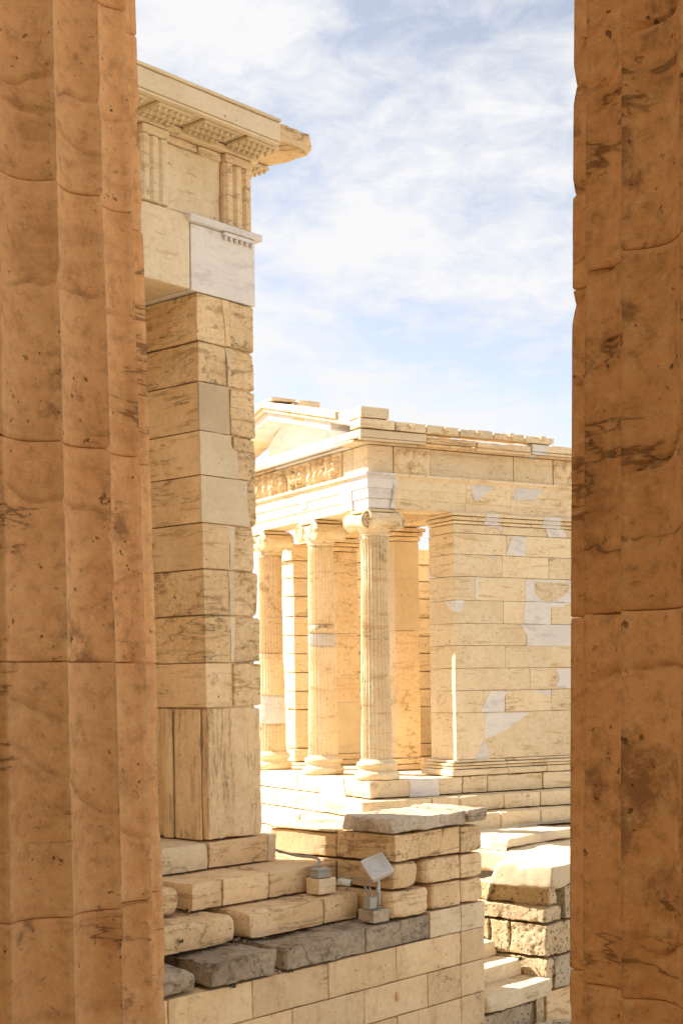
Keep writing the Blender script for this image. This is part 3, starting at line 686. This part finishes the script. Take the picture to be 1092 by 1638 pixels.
# white marble repairs in the side wall: polygons in (p, r)
def pat(poly, mat='white', pr=.004, jit=.004): return prism('patch', tem, mat, poly, (0, 2), -.25 - pr, -.15, jit=jit)
PATCH = [
     [(1.805, 4.018), (2.19, 4.021), (2.159, 3.752), (2.008, 3.813)] ,
     [(2.917, 4.009), (3.375, 3.999), (3.45, 3.717), (3.07, 3.702), (3.033, 3.841)] ,
     [(2.368, 3.689), (2.627, 3.684), (2.622, 3.379), (2.241, 3.391), (2.328, 3.595)] ,
     [(1.888, 3.379), (2.001, 3.368), (2.094, 3.278)] ,
     [(1.662, 3.022), (1.714, 3.023), (1.701, 2.681), (1.656, 2.687)] ,
     [(2.616, 3.015), (3.58, 3.023), (3.574, 2.673), (2.61, 2.682)] ,
     [(2.595, 2.672), (3.453, 2.671), (3.371, 2.606), (3.1, 2.586), (3.087, 2.319), (2.578, 2.336)] ,
     [(1.273, 2.671), (1.456, 2.674), (1.355, 2.539), (1.252, 2.523)] ,
     [(2.5, 2.314), (3.629, 2.314), (3.624, 1.974), (2.618, 1.982), (2.633, 2.144)] ,
     [(3.203, 1.627), (3.618, 1.618), (3.612, 1.281), (3.182, 1.343), (3.264, 1.453)] ,
     [(1.911, 1.283), (2.233, 1.278), (2.174, 1.171), (2.171, 0.949), (1.726, 0.965)] ,
     [(2.599, 1.282), (3.078, 1.275), (3.076, 1.187)] ,
     [(1.8, 0.942), (2.663, 0.936), (2.147, 0.648), (1.918, 0.569), (1.794, 0.561)] ,
     [(1.794, 0.552), (1.84, 0.413), (1.901, 0.221), (1.602, 0.232)] ,
]
for i, pp in enumerate(PATCH):
    if i < 2:                                   # these cross the crowning mouldings
        prism('patch', tem, 'white', [(p, min(r, 3.835)) for p, r in pp], (0, 2), -.256, -.15, jit=.003)
        xs = [p for p, r in pp]; x0, x1 = min(xs) + .02, max(xs) - .10 - .05 * i
        for (r0, r1, o) in ((3.84, 3.89, .274), (3.893, 3.955, .299), (3.958, 4.008, .334)):
            plainbox('patch', tem, 'white', (x0, -o, r0), (x1, -.2, r1), .004)
    else: pat(pp)
pat([(2.763, 2.987), (2.782, 2.91), (2.8, 2.816), (2.916, 2.70), (3.133, 2.685), (3.374, 2.78), (3.497, 2.91), (3.458, 2.988)], 'temple', .008, .006)
prism('patch', tem, 'white', [(-.25, 2.67), (.02, 2.67), (-.12, 2.55), (-.25, 2.50)], (1, 2), 1.255, 1.4, jit=.003)
pat([(1.43, 2.145), (1.595, 2.145), (1.592, 1.99), (1.433, 1.99)], 'ochre', .002, 0)
prism('patch', tem, 'white', [(.44, 3.30), (.40, 3.10), (.17, 3.05), (.44, 3.05)], (1, 2), 1.255, 1.4, jit=.003)

# portico pillars between the side walls
def pillar(q0, parts):
    for (r0, r1, mt) in parts:
        bb('pillar_stone', mt, 1.36, 1.84, q0, q0 + .24, r0, r1, chip=.025 if mt != 'cream' else .004, rough=.008 if mt != 'cream' else .001, res=.06)
    for (r0, r1, o) in ((0, .09, .06), (.092, .19, .035), (3.75, 3.83, .02), (3.833, 3.90, .05), (3.903, 3.975, .085)):
        bb('pillar_moulding', 'ochre', 1.36 - o, 1.84 + o, q0 - o, q0 + .24 + o, r0, r1, chip=.015, rough=.004, gap=.001)
pillar(1.595, [(.19, 2.285, 'ochre'), (2.285, 3.75, 'cream')])
pillar(3.55, [(.19, 1.095, 'cream'), (1.095, 1.55, 'ochre'), (1.55, 2.3, 'ochre'), (2.3, 3.75, 'ochre')])
bb('cross_beam', 'ochre', 1.34, 1.84, .46, 4.9, 3.98, 4.44, res=.15)
bb('ceiling_slab', 'ochre', -.18, 1.9, .22, 5.0, 4.46, 4.60, res=.2)

# Ionic columns
def ionic(q, parts, corner=False):
    def rad_(z): return .240 - .036 * ((z - .28) / 3.35) - .006 * math.sin(math.pi * (z - .28) / 3.35)
    prof = [(.322, 0.002), (.332, .03), (.332, .085), (.312, .115), (.28, .12), (.262, .15), (.268, .175), (.288, .18), (.302, .20), (.306, .225), (.297, .25), (.266, .262), (.255, .27), (.246, .30)]
    b = link('column_base', lathe_mesh(prof, 48, .02, nseed(), (0, q)), 'temple', tem)
    NF, NS = 24, 8
    th = np.arange(NF * NS) * 2 * math.pi / (NF * NS); tt = (np.arange(NF * NS) % NS) / NS
    fil = np.clip(np.sin(np.pi * np.clip((tt - .09) / .82, 0, 1)), 0, 1) ** .6
    for (z0, z1, mt, sm, wear) in parts:
        zz = np.linspace(z0 + .002, z1 - .002, max(3, int((z1 - z0) / .05)))
        m = len(zz); Z = np.repeat(zz[:, None], len(th), 1); TH = np.repeat(th[None], m, 0)
        R = np.vectorize(rad_)(Z) + (.004 if mt == 'cream' else 0)
        P = np.stack((np.cos(TH) * R, np.sin(TH) * R + q, Z), 2).reshape(-1, 3)
        fd = .030 * (1 - sm)
        top = np.clip((3.60 - Z) / .05, 0, 1) * np.clip((Z - .31) / .04, 0, 1)
        D = fd * fil[None] * top
        A = P.copy(); A[:, 2] *= .35
        ch = np.clip((fbm(A, 5.5, 91 + int(q * 10), 4) - .5) * 5, 0, 1).reshape(m, -1)
        D = np.maximum(D, wear * .022 * ch) + wear * .006 * (fbm(P, 6, 77, 3).reshape(m, -1) - .4)
        Rr = R - D
        V = np.stack((np.cos(TH) * Rr, np.sin(TH) * Rr + q, Z), 2).reshape(-1, 3)
        k = len(th); i = np.arange(m - 1)[:, None] * k; c = np.arange(k)[None]; c2 = (c + 1) % k
        F = np.stack((i + c, i + c2, i + k + c2, i + k + c), 2).reshape(-1, 4).tolist()
        F.append(list(range(k))[::-1]); F.append([(m - 1) * k + x for x in range(k)])
        link('shaft_drum', mesh('shaft_drum', V, F), mt, tem)
    cm_ = 'temple'
    c_ = link('capital', lathe_mesh([(.204, 3.61), (.218, 3.63), (.206, 3.645), (.24, 3.70), (.275, 3.76), (.27, 3.80), (.22, 3.82)], 40, .012, nseed(), (0, q)), cm_, tem)
    block('abacus', c_, cm_, (-.27, q - .27, 3.925), (.27, q + .27, 4.008), r=.02, chip=.03, rough=.004, res=.05) if False else block('abacus', tem, cm_, (-.27, q - .27, 3.945), (.27, q + .27, 4.008), r=.02, chip=.03, rough=.004, res=.05)
    block('canalis', tem, cm_, (-.235, q - .30, 3.80), (.235, q + .30, 3.945), r=.02, chip=.02, rough=.004, res=.05)
    def volute(axis, s, off, face_sign, flare=0.0):
        # bolster lying along `axis`, with a spiral on its outer face
        L = .255; n = 22; V = []; F = []
        ks = np.linspace(-L, L, 13)
        for t in ks:
            r = .088 + .052 * (abs(t) / L) ** 1.6
            for k in range(n):
                a = 2 * math.pi * k / n
                o = s * off + r * math.cos(a); z = 3.818 + r * math.sin(a)
                V.append((t, q + o, z) if axis == 0 else (o, q + t, z))
        for i in range(len(ks) - 1):
            for k in range(n): F.append((i * n + k, i * n + (k + 1) % n, (i + 1) * n + (k + 1) % n, (i + 1) * n + k))
        F.append(tuple(range(n))[::-1]); F.append(tuple((len(ks) - 1) * n + k for k in range(n)))
        bm = bmesh.new(); mm = mesh('volute', V, F); bm.from_mesh(mm); bmesh.ops.recalc_face_normals(bm, faces=bm.faces[:]); bm.to_mesh(mm); bm.free()
        vo = link('volute', mm, cm_, tem, smooth=True)
        for e in (-1, 1):
            pth = []
            for k in range(70):
                a = k / 70 * 2.6 * 2 * math.pi; r = .132 * (1 - k / 70) ** .8 + .012
                o = s * off + s * r * math.sin(a) * 1.0; z = 3.818 + r * math.cos(a)
                t = e * (L + .002)
                pth.append((t, q + o, z) if axis == 0 else (o, q + t, z))
            tube('spiral', vo, cm_, pth, .013, 6)
    volute(0, -1, .235, 1); volute(0, 1, .235, 1)
    if corner: volute(1, -1, .235, 1); volute(1, 1, .235, 1)
H = [(.30, 3.61, 'temple', 0, .75)]
ionic(0, [(.30, 3.61, 'temple', 0, .8)], True)
ionic(1.63, [(.30, 2.02, 'temple', .1, .45), (2.02, 2.225, 'white', 0, 0), (2.225, 2.36, 'ochre', .8, .5), (2.36, 3.61, 'temple', 0, .35)])
ionic(3.40, [(.30, .76, 'ochre', .1, .5), (.76, 1.24, 'white', .1, 0), (1.24, 1.95, 'ochre', .4, .6), (1.95, 3.61, 'ochre', 0, .4)])
ionic(5.10, [(.30, 3.61, 'temple', 0, .6)])

# architrave with three fasciae, all round the visible sides
FAS = [(4.01, 4.155, .232), (4.156, 4.305, .246), (4.306, 4.455, .260), (4.456, 4.485, .275), (4.486, 4.53, .305)]
def arch_side(p0, p1, mat):
    pr = [(.2, 4.01)] + [x for r0, r1, o in FAS for x in ((-o, r0), (-o, r1))] + [(.2, 4.53)]
    return prism('architrave_block', tem, mat, pr, (1, 2), p0 + .002, p1 - .002, bev=.002)
def arch_front(q0, q1, mat):
    pr = [(.2, 4.01)] + [x for r0, r1, o in FAS for x in ((-o, r0), (-o, r1))] + [(.2, 4.53)]
    return prism('architrave_block', tem, mat, pr, (0, 2), q0 + .002, q1 - .002, bev=.002)
cn_ = bb('architrave_block', 'white', -.23, .20, -.23, .20, 4.011, 4.152, chip=0, rough=0, r=.003, gap=0)
for r0, r1, o in FAS[1:]: bb('fascia', 'white', -o, .20, -o, .20, r0 - .0005, r1, par=cn_, chip=0, rough=0, r=.002, gap=0)
for a, b in ((.2, 1.5), (1.5, 2.35), (2.35, 3.7), (3.7, 5.0), (5.0, 6.2)): arch_side(a, b, 'temple')
for a, b in ((.2, 1.68), (1.68, 3.40), (3.40, 5.10), (5.10, 5.36)): arch_front(a, b, 'pale')
prism('patch', tem, 'white', [(.2, 4.02), (.2, 4.45), (.265, 4.45), (.13, 4.02)], (0, 2), -.262, -.1, jit=0)
prism('patch', tem, 'white', [(1.58, 4.45), (2.05, 4.45), (1.705, 4.201), (1.632, 4.22)], (0, 2), -.263, -.1, jit=.003)
prism('patch', tem, 'white', [(2.445, 4.45), (3.0, 4.45), (2.768, 4.257), (2.383, 4.26)], (0, 2), -.263, -.1, jit=.003)
prism('patch', tem, 'white', [(.2, 4.02), (.2, 4.45), (.60, 4.45), (.50, 4.15), (.47, 4.02)], (1, 2), -.263, -.1, jit=0)
prism('patch', tem, 'white', [(1.62, 4.2), (1.62, 4.45), (1.88, 4.45), (1.75, 4.2)], (1, 2), -.263, -.1, jit=.003)
# frieze: plain slabs and sculpted slabs
def relief(axis, s0, s1, mat, kind, seed):
    """carved slab: figures raised from the background as real relief"""
    rg_ = np.random.RandomState(seed); w = s1 - s0; h = .40
    nx, nz = int(w / .010), 42
    X, Z_ = np.meshgrid(np.linspace(0, w, nx), np.linspace(0, h, nz), indexing='ij')
    Hh = np.zeros_like(X)
    def blob(cx, cz, rx, rz, hh, rot=0):
        dx_, dz_ = X - cx, Z_ - cz; c, s = math.cos(rot), math.sin(rot)
        e = ((dx_ * c + dz_ * s) / rx) ** 2 + ((-dx_ * s + dz_ * c) / rz) ** 2
        np.maximum(Hh, hh * np.sqrt(np.clip(1 - e, 0, 1)), out=Hh)
    if kind == 'figures':
        x = .09
        while x < w - .07:
            sc_ = rg_.uniform(.95, 1.05); lean_ = rg_.uniform(-.2, .2); seated = rg_.rand() < .25
            if seated:
                blob(x, .30, .036, .042, .085); blob(x, .20, .062, .085, .09, lean_); blob(x + .06, .12, .10, .05, .095, -.2); blob(x + .12, .06, .035, .10, .085)
            else:
                blob(x + .02 * lean_, .345 * sc_, .034, .042, .085); blob(x, .25 * sc_, .058, .08, .09, lean_); blob(x - .012, .12 * sc_, .062, .14, .08, lean_ * .5)
                blob(x + .06, .24, .021, .08, .07, rg_.uniform(-1, 1)); blob(x - .06, .24, .021, .08, .07, rg_.uniform(-1, 1))
            x += rg_.uniform(.17, .25)
        P = np.stack((X * 1.0, Z_ * .25, X * 0 + seed), 2).reshape(-1, 3)
        Hh *= 1.25 * (.6 + .7 * fbm(P, 42, seed, 2).reshape(X.shape))
    else:
        for k in range(5): blob(w * (.14 + .18 * k), .2 + .06 * math.sin(k * 2.3), .075, .15, .055, .7 * math.sin(k * 1.7 + seed))
        P = np.stack((X, Z_, X * 0 + seed), 2).reshape(-1, 3)
        Hh *= .6 + .7 * fbm(P, 14, seed, 3).reshape(X.shape)
        Hh += .02 * np.clip(1 - ((X - w / 2) / (w * .49)) ** 6 - ((Z_ - h * .5) / (h * .47)) ** 6, 0, 1)
    Pn = np.stack((X, Z_, X * 0 + seed), 2).reshape(-1, 3)
    Hh += .006 * fbm(Pn, 20, seed + 4, 2).reshape(X.shape)
    Hh[0] = Hh[-1] = 0; Hh[:, 0] = 0; Hh[:, -1] = 0
    S = X + s0; Y = -.243 - Hh; ZZ = Z_ + 4.535
    V = (np.stack((S, Y, ZZ), 2) if axis == 0 else np.stack((Y, S, ZZ), 2)).reshape(-1, 3)
    i = np.arange(nx - 1)[:, None] * nz; c = np.arange(nz - 1)[None]
    F = np.stack((i + c, i + nz + c, i + nz + c + 1, i + c + 1), 2).reshape(-1, 4)
    if axis == 1: F = F[:, ::-1]
    bk = [(0, 0), (nx - 1, 0), (nx - 1, nz - 1), (0, nz - 1)]
    return link('relief_carving', mesh('relief_carving', V, F), mat, tem)
bb('frieze_block', 'pale', -.24, .21, -.24, .20, 4.53, 4.94, chip=.005, rough=.002)
for a, b, mt in ((.21, .86, 'temple'), (.86, 2.42, 'pale'), (2.42, 3.2, 'pale'), (3.2, 4.3, 'temple'), (4.3, 6.2, 'temple')):
    bb('frieze_block', mt, a, b, -.24, .2, 4.53, 4.94, chip=.008, rough=.003)
for a, b in ((.2, .50), (.50, 2.17), (2.17, 2.42), (2.42, 3.9), (3.9, 5.36)):
    bb('frieze_block', 'pale' if b < .6 else 'ochre', -.24, .2, a, b, 4.53, 4.94, chip=.008, rough=.003)
relief(0, .215, .855, 'temple', 'worn', 3); relief(0, 3.2, 3.95, 'temple', 'worn', 8)
relief(1, .52, 2.16, 'ochre', 'figures', 5); relief(1, 2.30, 3.85, 'ochre', 'figures', 9)
# horizontal cornice
def cornice_run(axis, s0, s1, mat, o=.52, sag=0, chip=.015, rough=.003):
    nm = 'cornice_block'
    if axis == 0:
        a = bb(nm, mat, s0, s1, -o, .2, 4.985 - sag, 5.105 - sag, chip=chip, rough=rough, r=.008, res=.06)
        bb('cornice_bed', mat, s0, s1, -.30, .2, 4.94, 4.985, par=a, chip=.006, rough=.002); bb('cornice_drip', mat, s0, s1, -o + .005, -o + .07, 4.945 - sag, 4.987 - sag, par=a, chip=chip * .7, rough=.002)
    else:
        a = bb(nm, mat, -o, .2, s0, s1, 4.985, 5.105, chip=chip, rough=rough, r=.008, res=.08)
        bb('cornice_bed', mat, -.30, .2, s0, s1, 4.94, 4.985, par=a, chip=.006, rough=.002); bb('cornice_drip', mat, -o + .005, -o + .07, s0, s1, 4.945, 4.987, par=a, chip=.004, rough=.001)
    return a
cornice_run(0, -.52, .62, 'cream', chip=.004, rough=.001)
cornice_run(0, .62, 1.55, 'honey', .50, .012, .06, .014); cornice_run(0, 1.55, 2.58, 'ochre', .50, .02, .06, .016)
cornice_run(0, 2.58, 2.86, 'white', .525, 0, .003, .001); cornice_run(0, 2.86, 4.2, 'temple', .51, 0, .04, .008); cornice_run(0, 4.2, 6.3, 'temple', .51, 0, .04, .008)
cornice_run(1, .205, 2.6, 'white', chip=.003, rough=.001); cornice_run(1, 2.6, 5.6, 'pale', chip=.01)
# roof gutter along the side, broken off towards the right
sj = [-.55, .06, .60, 1.20, 1.82, 2.42, 3.0]
for i in range(6):
    s_ = bb('gutter_stone', ['temple', 'pale', 'temple', 'cream', 'ochre', 'pale'][i], sj[i], sj[i + 1], -.555, -.25, 5.108, 5.262 - .006 * i, chip=.035, rough=.008, res=.05, gap=.005)
for x in (.33, .95, 1.53, 2.13, 2.73):
    g = block('lion_head_spout', tem, 'temple', (x - .07, -.625, 5.135), (x + .07, -.53, 5.245), r=.04, chip=.03, rough=.02, res=.03)
for a, b in ((3.05, 4.0), (4.0, 5.2), (5.2, 6.3)): bb('roof_stone', 'temple', a, b, -.40, .1, 5.108, 5.135, chip=.03, rough=.01)
bb('acroterion_base', 'cream', -.53, -.045, -.55, .12, 5.264, 5.425, chip=.004, rough=.001)
# pediment
sl_ = (5.87 - 5.13) / (2.55 + .52)
def rake(q): return 5.13 + (q + .52) * sl_ if q <= 2.55 else 5.87 - (q - 2.55) * sl_
def raking(q0, q1, lo_, hi_, p0, p1, mat, nm):
    return prism(nm, tem, mat, [(q0, rake(q0) + lo_), (q1, rake(q1) + lo_), (q1, rake(q1) + hi_), (q0, rake(q0) + hi_)], (1, 2), p0, p1, bev=.008)
for a, b, m1, m2 in ((-.40, .45, 'white', 'temple'), (.45, 1.3, 'white', 'pale'), (1.3, 1.62, 'temple', 'temple'), (1.62, 2.55, 'white', 'temple'), (2.55, 3.4, 'white', 'pale'), (3.4, 4.4, 'temple', 'temple'), (4.4, 5.5, 'temple', 'temple')):
    raking(a + .003, b - .003, -.13 if a > 0 else -.02, -.005, -.46, .12, m1, 'raking_cornice')
    raking(a + .003, b - .003, -.004, .055, -.53, .1, m1 if m1 == 'temple' else 'pale', 'raking_moulding')
for a, b, m2 in ((.13, .42, 'temple'), (.42, 1.25, 'pale'), (1.25, 1.75, 'temple'), (1.75, 2.1, 'white'), (2.1, 2.55, 'ochre'), (2.55, 3.1, 'temple'), (3.1, 4.2, 'pale'), (4.2, 5.5, 'temple')):
    raking(a + .004, b - .004, .056, .165, -.565, .05, m2, 'raking_gutter')
prism('tympanum', tem, 'white', [(.35, 5.105), (.35, rake(.35) - .1), (2.55, 5.76), (2.75, 5.70), (3.05, 5.55), (3.24, 5.42), (3.27, 5.105)], (1, 2), -.08, .08, jit=.004)
bb('apex_block', 'pale', -.02, .38, 2.25, 2.8, 5.87, 6.06, chip=.01, rough=.002)
bb('apex_stone', 'temple', -.5, -.02, 2.3, 2.95, 6.0, 6.09, chip=.05, rough=.02)

# ================================================================== SMALL THINGS ON THE STEPS
def wl(a, b, c):                                  # wing coordinates to world
    return OW + Matrix.Rotation(UW, 3, 'Z') @ Vector((a, -b, c))
# block carrying a junction box
cb = block('mounting_block', None, 'pale', (-.14, -.11, 0), (.14, .11, .185), r=.008, chip=.015, rough=.004, res=.04)
cb.location = wl(.92, .82, -.612); cb.rotation_euler = (0, 0, UW - .06)
tag(cb, 'small cream stone block with camera fixed to it, on the steps', 'stone block')
jb = thing('junction_box', 'small grey junction box on top of the cream block', 'junction box', wl(.90, .83, -.427), UW - .1)
plainbox('box', jb, 'plastic', (-.10, -.07, 0), (.10, .07, .075), .008); plainbox('lid', jb, 'plastic', (-.105, -.075, .076), (.105, .075, .10), .006)
sc_ = thing('security_camera', 'white bullet security camera on the side of the cream block', 'camera', wl(1.06, .90, -.52), UW - .5)
def cyl(name, parent, mat, p0, p1, r, n=20, r2=None):
    p0, p1 = Vector(p0), Vector(p1); d = p1 - p0
    bm = bmesh.new(); bmesh.ops.create_cone(bm, cap_ends=True, segments=n, radius1=r, radius2=r if r2 is None else r2, depth=d.length)
    bmesh.ops.bevel(bm, geom=[e for e in bm.edges if e.calc_face_angle(0) > 1], offset=min(r * .15, .004), segments=2, affect='EDGES')
    mt = Matrix.Translation((p0 + p1) / 2) @ d.to_track_quat('Z', 'Y').to_matrix().to_4x4()
    bmesh.ops.transform(bm, matrix=mt, verts=bm.verts[:])
    me = bpy.data.meshes.new(name); bm.to_mesh(me); bm.free(); o = link(name, me, mat, parent)
    return o
dirc = Vector((.75, -.62, -.12)).normalized()
c0 = Vector((.03, -.02, .035))
cyl('bracket', sc_, 'grey_paint', (-.04, .03, .02), tuple(c0 + dirc * .03 - Vector((0, 0, .03))), .012, 10)
cyl('mount', sc_, 'grey_paint', (-.06, .045, .02), (-.03, .025, .02), .032, 16)
bd = cyl('body', sc_, 'grey_paint', tuple(c0), tuple(c0 + dirc * .14), .036, 24)
cyl('sunshield', sc_, 'grey_paint', tuple(c0 + dirc * .02 + Vector((0, 0, .004))), tuple(c0 + dirc * .155 + Vector((0, 0, .004))), .0385, 24)
cyl('lens', sc_, 'black', tuple(c0 + dirc * .14), tuple(c0 + dirc * .158), .030, 24)
tag(tube('power_cable', None, 'cable', smooth_path([wl(1.11, -.35, -.2), wl(1.10, -.12, -.20), wl(1.05, .1, -.21), wl(1.064, .3, -.239), wl(1.125, .5, -.25), wl(1.072, .65, -.262), wl(.97, .74, -.29), wl(.90, .80, -.325)]), .016),
    'grey conduit looping from the pier base to the junction box', 'cable')
tag(tube('signal_cable', None, 'cable', smooth_path([wl(1.10, .93, -.47), wl(1.17, 1.02, -.44), wl(1.22, 1.12, -.47), wl(1.22, 1.22, -.56), wl(1.21, 1.27, -.66)]), .011),
    'thin grey cable arching between security camera and floodlight', 'cable')
# floodlight on its plinth
fb = block('plinth_block', None, 'slab', (-.135, -.125, 0), (.135, .125, .15), r=.008, chip=.02, rough=.005, res=.04)
fb.location = wl(1.215, 1.33, -.913); fb.rotation_euler = (0, 0, UW - .04)
tag(fb, 'low stone plinth block under the floodlight', 'stone block')
fl = thing('floodlight', 'white square floodlight tilted up on a bracket, on a small stone plinth', 'floodlight', wl(1.215, 1.33, -.763), UW)
plainbox('control_box', fl, 'plastic', (-.12, -.05, 0), (.0, .05, .13), .006)
cyl('post', fl, 'steel', (.05, 0, 0), (.05, 0, .16), .014, 12); plainbox('foot', fl, 'steel', (.0, -.06, 0), (.10, .06, .012), .002)
plainbox('bracket', fl, 'grey_paint', (.085, -.012, .02), (.105, .012, .15), .003); plainbox('bracket', fl, 'grey_paint', (.07, -.014, .16), (.105, .014, .36), .004)
hd = bpy.data.objects.new('lamp_head', None)
bm = bmesh.new(); bmesh.ops.create_cube(bm, size=1)
for v in bm.verts:
    k = 1.0 if v.co.z > 0 else .82
    v.co = Vector((v.co.x * .29 * k, v.co.y * .29 * k, v.co.z * .115))
bmesh.ops.bevel(bm, geom=bm.edges[:], offset=.012, segments=3, affect='EDGES')
me = bpy.data.meshes.new('lamp_head'); bm.to_mesh(me); bm.free(); hd = link('lamp_head', me, 'grey_paint', fl, smooth=False)
hd.location = (.055, -.01, .435); 
hz = Vector((-.50, -.55, .66)).normalized()
hd.rotation_euler = (hz.to_track_quat('Z', 'Y').to_matrix() @ Matrix.Rotation(rad(24), 3, 'Z')).to_euler()
plainbox('glass', hd, 'lens', (-.118, -.118, .052), (.118, .118, .0605), .003)
rgm = tube('reflector_ring', hd, 'grey_paint', [(.085 * math.cos(a), .085 * math.sin(a), .062) for a in np.linspace(0, 2 * math.pi, 33)], .006, 6)
tube('cable', fl, 'cable', smooth_path([(-.04, 0, .12), (-.06, 0, .24), (-.03, 0, .32), (.03, 0, .33), (.06, 0, .25), (.04, 0, .12), (.0, 0, .07)]), .009)
# second floodlight beyond the cap slab, with its cable
def tl(p, q, r): return OT + Matrix.Rotation(UT, 3, 'Z') @ Vector((p, q, r))
f2 = thing('floodlight', 'small white floodlight peeping over the pale cap slab, near right column', 'floodlight', tl(1.1, -1.6, -1.25), UT)
cyl('post', f2, 'steel', (0, 0, 0), (0, 0, .22), .014, 10); h2 = plainbox('lamp_head', f2, 'grey_paint', (-.11, -.07, .20), (.11, .07, .33), .012); h2.rotation_euler = (.15, .1, .3)
plainbox('glass', h2, 'lens', (-.09, -.072, .22), (.09, -.0695, .31), .001)
tag(tube('ground_cable', None, 'cable', smooth_path([tl(1.15, -1.55, -1.1), tl(1.4, -1.35, -1.0), tl(1.6, -1.2, -.84), tl(1.75, -1.13, -.73), tl(2.3, -1.12, -.70), tl(3.5, -1.12, -.68), tl(5, -1.12, -.67)]), .018),
    'dark cable running along the temple steps behind the cap slab', 'cable')
rk = block('loose_stone', None, 'rough_honey', (-.22, -.2, -.1), (.25, .2, .22), r=.06, chip=.08, rough=.04, res=.04, cuts=[((.15, 0, .15), (.8, 0, .5))])
rk.location = tl(1.75, -1.5, -1.08); tag(rk, 'rough brown loose stone behind the pale cap slab', 'stone')

# weeds in the joints
def weed(loc, label, n, sz, seed):
    r = random.Random(seed); bm = bmesh.new()
    for k in range(n):
        a = r.uniform(0, 6.28); L = sz * r.uniform(.5, 1.1); w = L * .12; t = r.uniform(.3, 1.2)
        p = Vector((r.uniform(-sz, sz) * .5, r.uniform(-sz, sz) * .3, 0)); d = Vector((math.cos(a) * math.sin(t), math.sin(a) * math.sin(t), math.cos(t)))
        s_ = d.cross(Vector((0, 0, 1))).normalized() * w
        m1 = p + d * L * .55 + Vector((0, 0, L * .1)); e = p + d * L
        vs_ = [bm.verts.new(x) for x in (p - s_ * .3, p + s_ * .3, m1 + s_, e, m1 - s_)]
        bm.faces.new((vs_[0], vs_[1], vs_[2], vs_[4])); bm.faces.new((vs_[4], vs_[2], vs_[3]))
    me = bpy.data.meshes.new('weed'); bm.to_mesh(me); bm.free()
    o = link('weed_tuft', me, 'weed', None, False); o.location = loc; tag(o, label, 'weed', 'weeds in the stone joints'); return o
weed(wl(-.92, .62, -.60), 'green weed in the gap of the second step beside the left column', 22, .055, 1)
weed(wl(-1.42, 1.07, -.80), 'tiny dark weed in the cracked third step beside the left column', 12, .06, 2)
weed(wl(-.50, 1.08, -.90), 'green weed at the gap between the two blocks of the third step', 24, .05, 3)
weed(wl(-1.15, 1.53, -1.22), 'trailing weed under the dark broken stone nearest the left column', 26, .06, 4)
weed(wl(-.35, 1.54, -1.20), 'green weed under the dark stone right of the broken gap', 22, .05, 5)
weed(wl(4.42, 1.08, -1.87), 'small weed on the stairs at the foot of the pitted wall', 36, .065, 6)

# crumbled stone and grit lying in the corners of the steps and below the stairs
def rubble(name, label, spots, mat, seed):
    r = random.Random(seed); bm = bmesh.new()
    for (a0, a1, b0, b1, c, n, s0, s1) in spots:
        for k in range(n):
            p = wl(r.uniform(a0, a1), r.uniform(b0, b1), c); z = s0 + (s1 - s0) * r.random() ** 2.5
            g = bmesh.ops.create_icosphere(bm, subdivisions=1, radius=z)
            e = (r.uniform(.7, 1.4), r.uniform(.7, 1.3), r.uniform(.45, .8))
            for v in g['verts']:
                q = 1 + r.uniform(-.22, .22); v.co = Vector((v.co.x * e[0] * q, v.co.y * e[1] * q, v.co.z * e[2] * q)) + p + Vector((0, 0, z * .25))
    me = bpy.data.meshes.new(name); bm.to_mesh(me); bm.free()
    o = link(name, me, mat, None, False); o['label'] = label; o['category'] = 'rubble'; o['kind'] = 'stuff'; return o
rubble('crumbled_stone', 'crumbled stone grit in the corners of the stepped base',
       [(-1.6, 1.3, .005, .06, -.311, 30, .003, .009), (-.95, 1.3, .66, .71, -.612, 34, .003, .010), (-1.6, 1.2, 1.065, 1.14, -.915, 40, .003, .012),
        (-.57, -.44, .7, 1.05, -.91, 24, .005, .022), (-1.0, -.87, .4, .64, -.61, 18, .005, .022), (-.53, -.40, 1.1, 1.5, -1.19, 24, .006, .025), (3.1, 4.5, 1.08, 1.16, -2.055, 26, .004, .014)], 'slab', 3)
rubble('rubble_heap', 'grey loose rubble at the foot of the stone stairs',
       [(3.3, 4.6, 1.5, 2.1, -2.70, 160, .03, .14), (3.3, 4.6, 1.5, 2.0, -2.60, 60, .03, .10)], 'tuffgrey', 8)
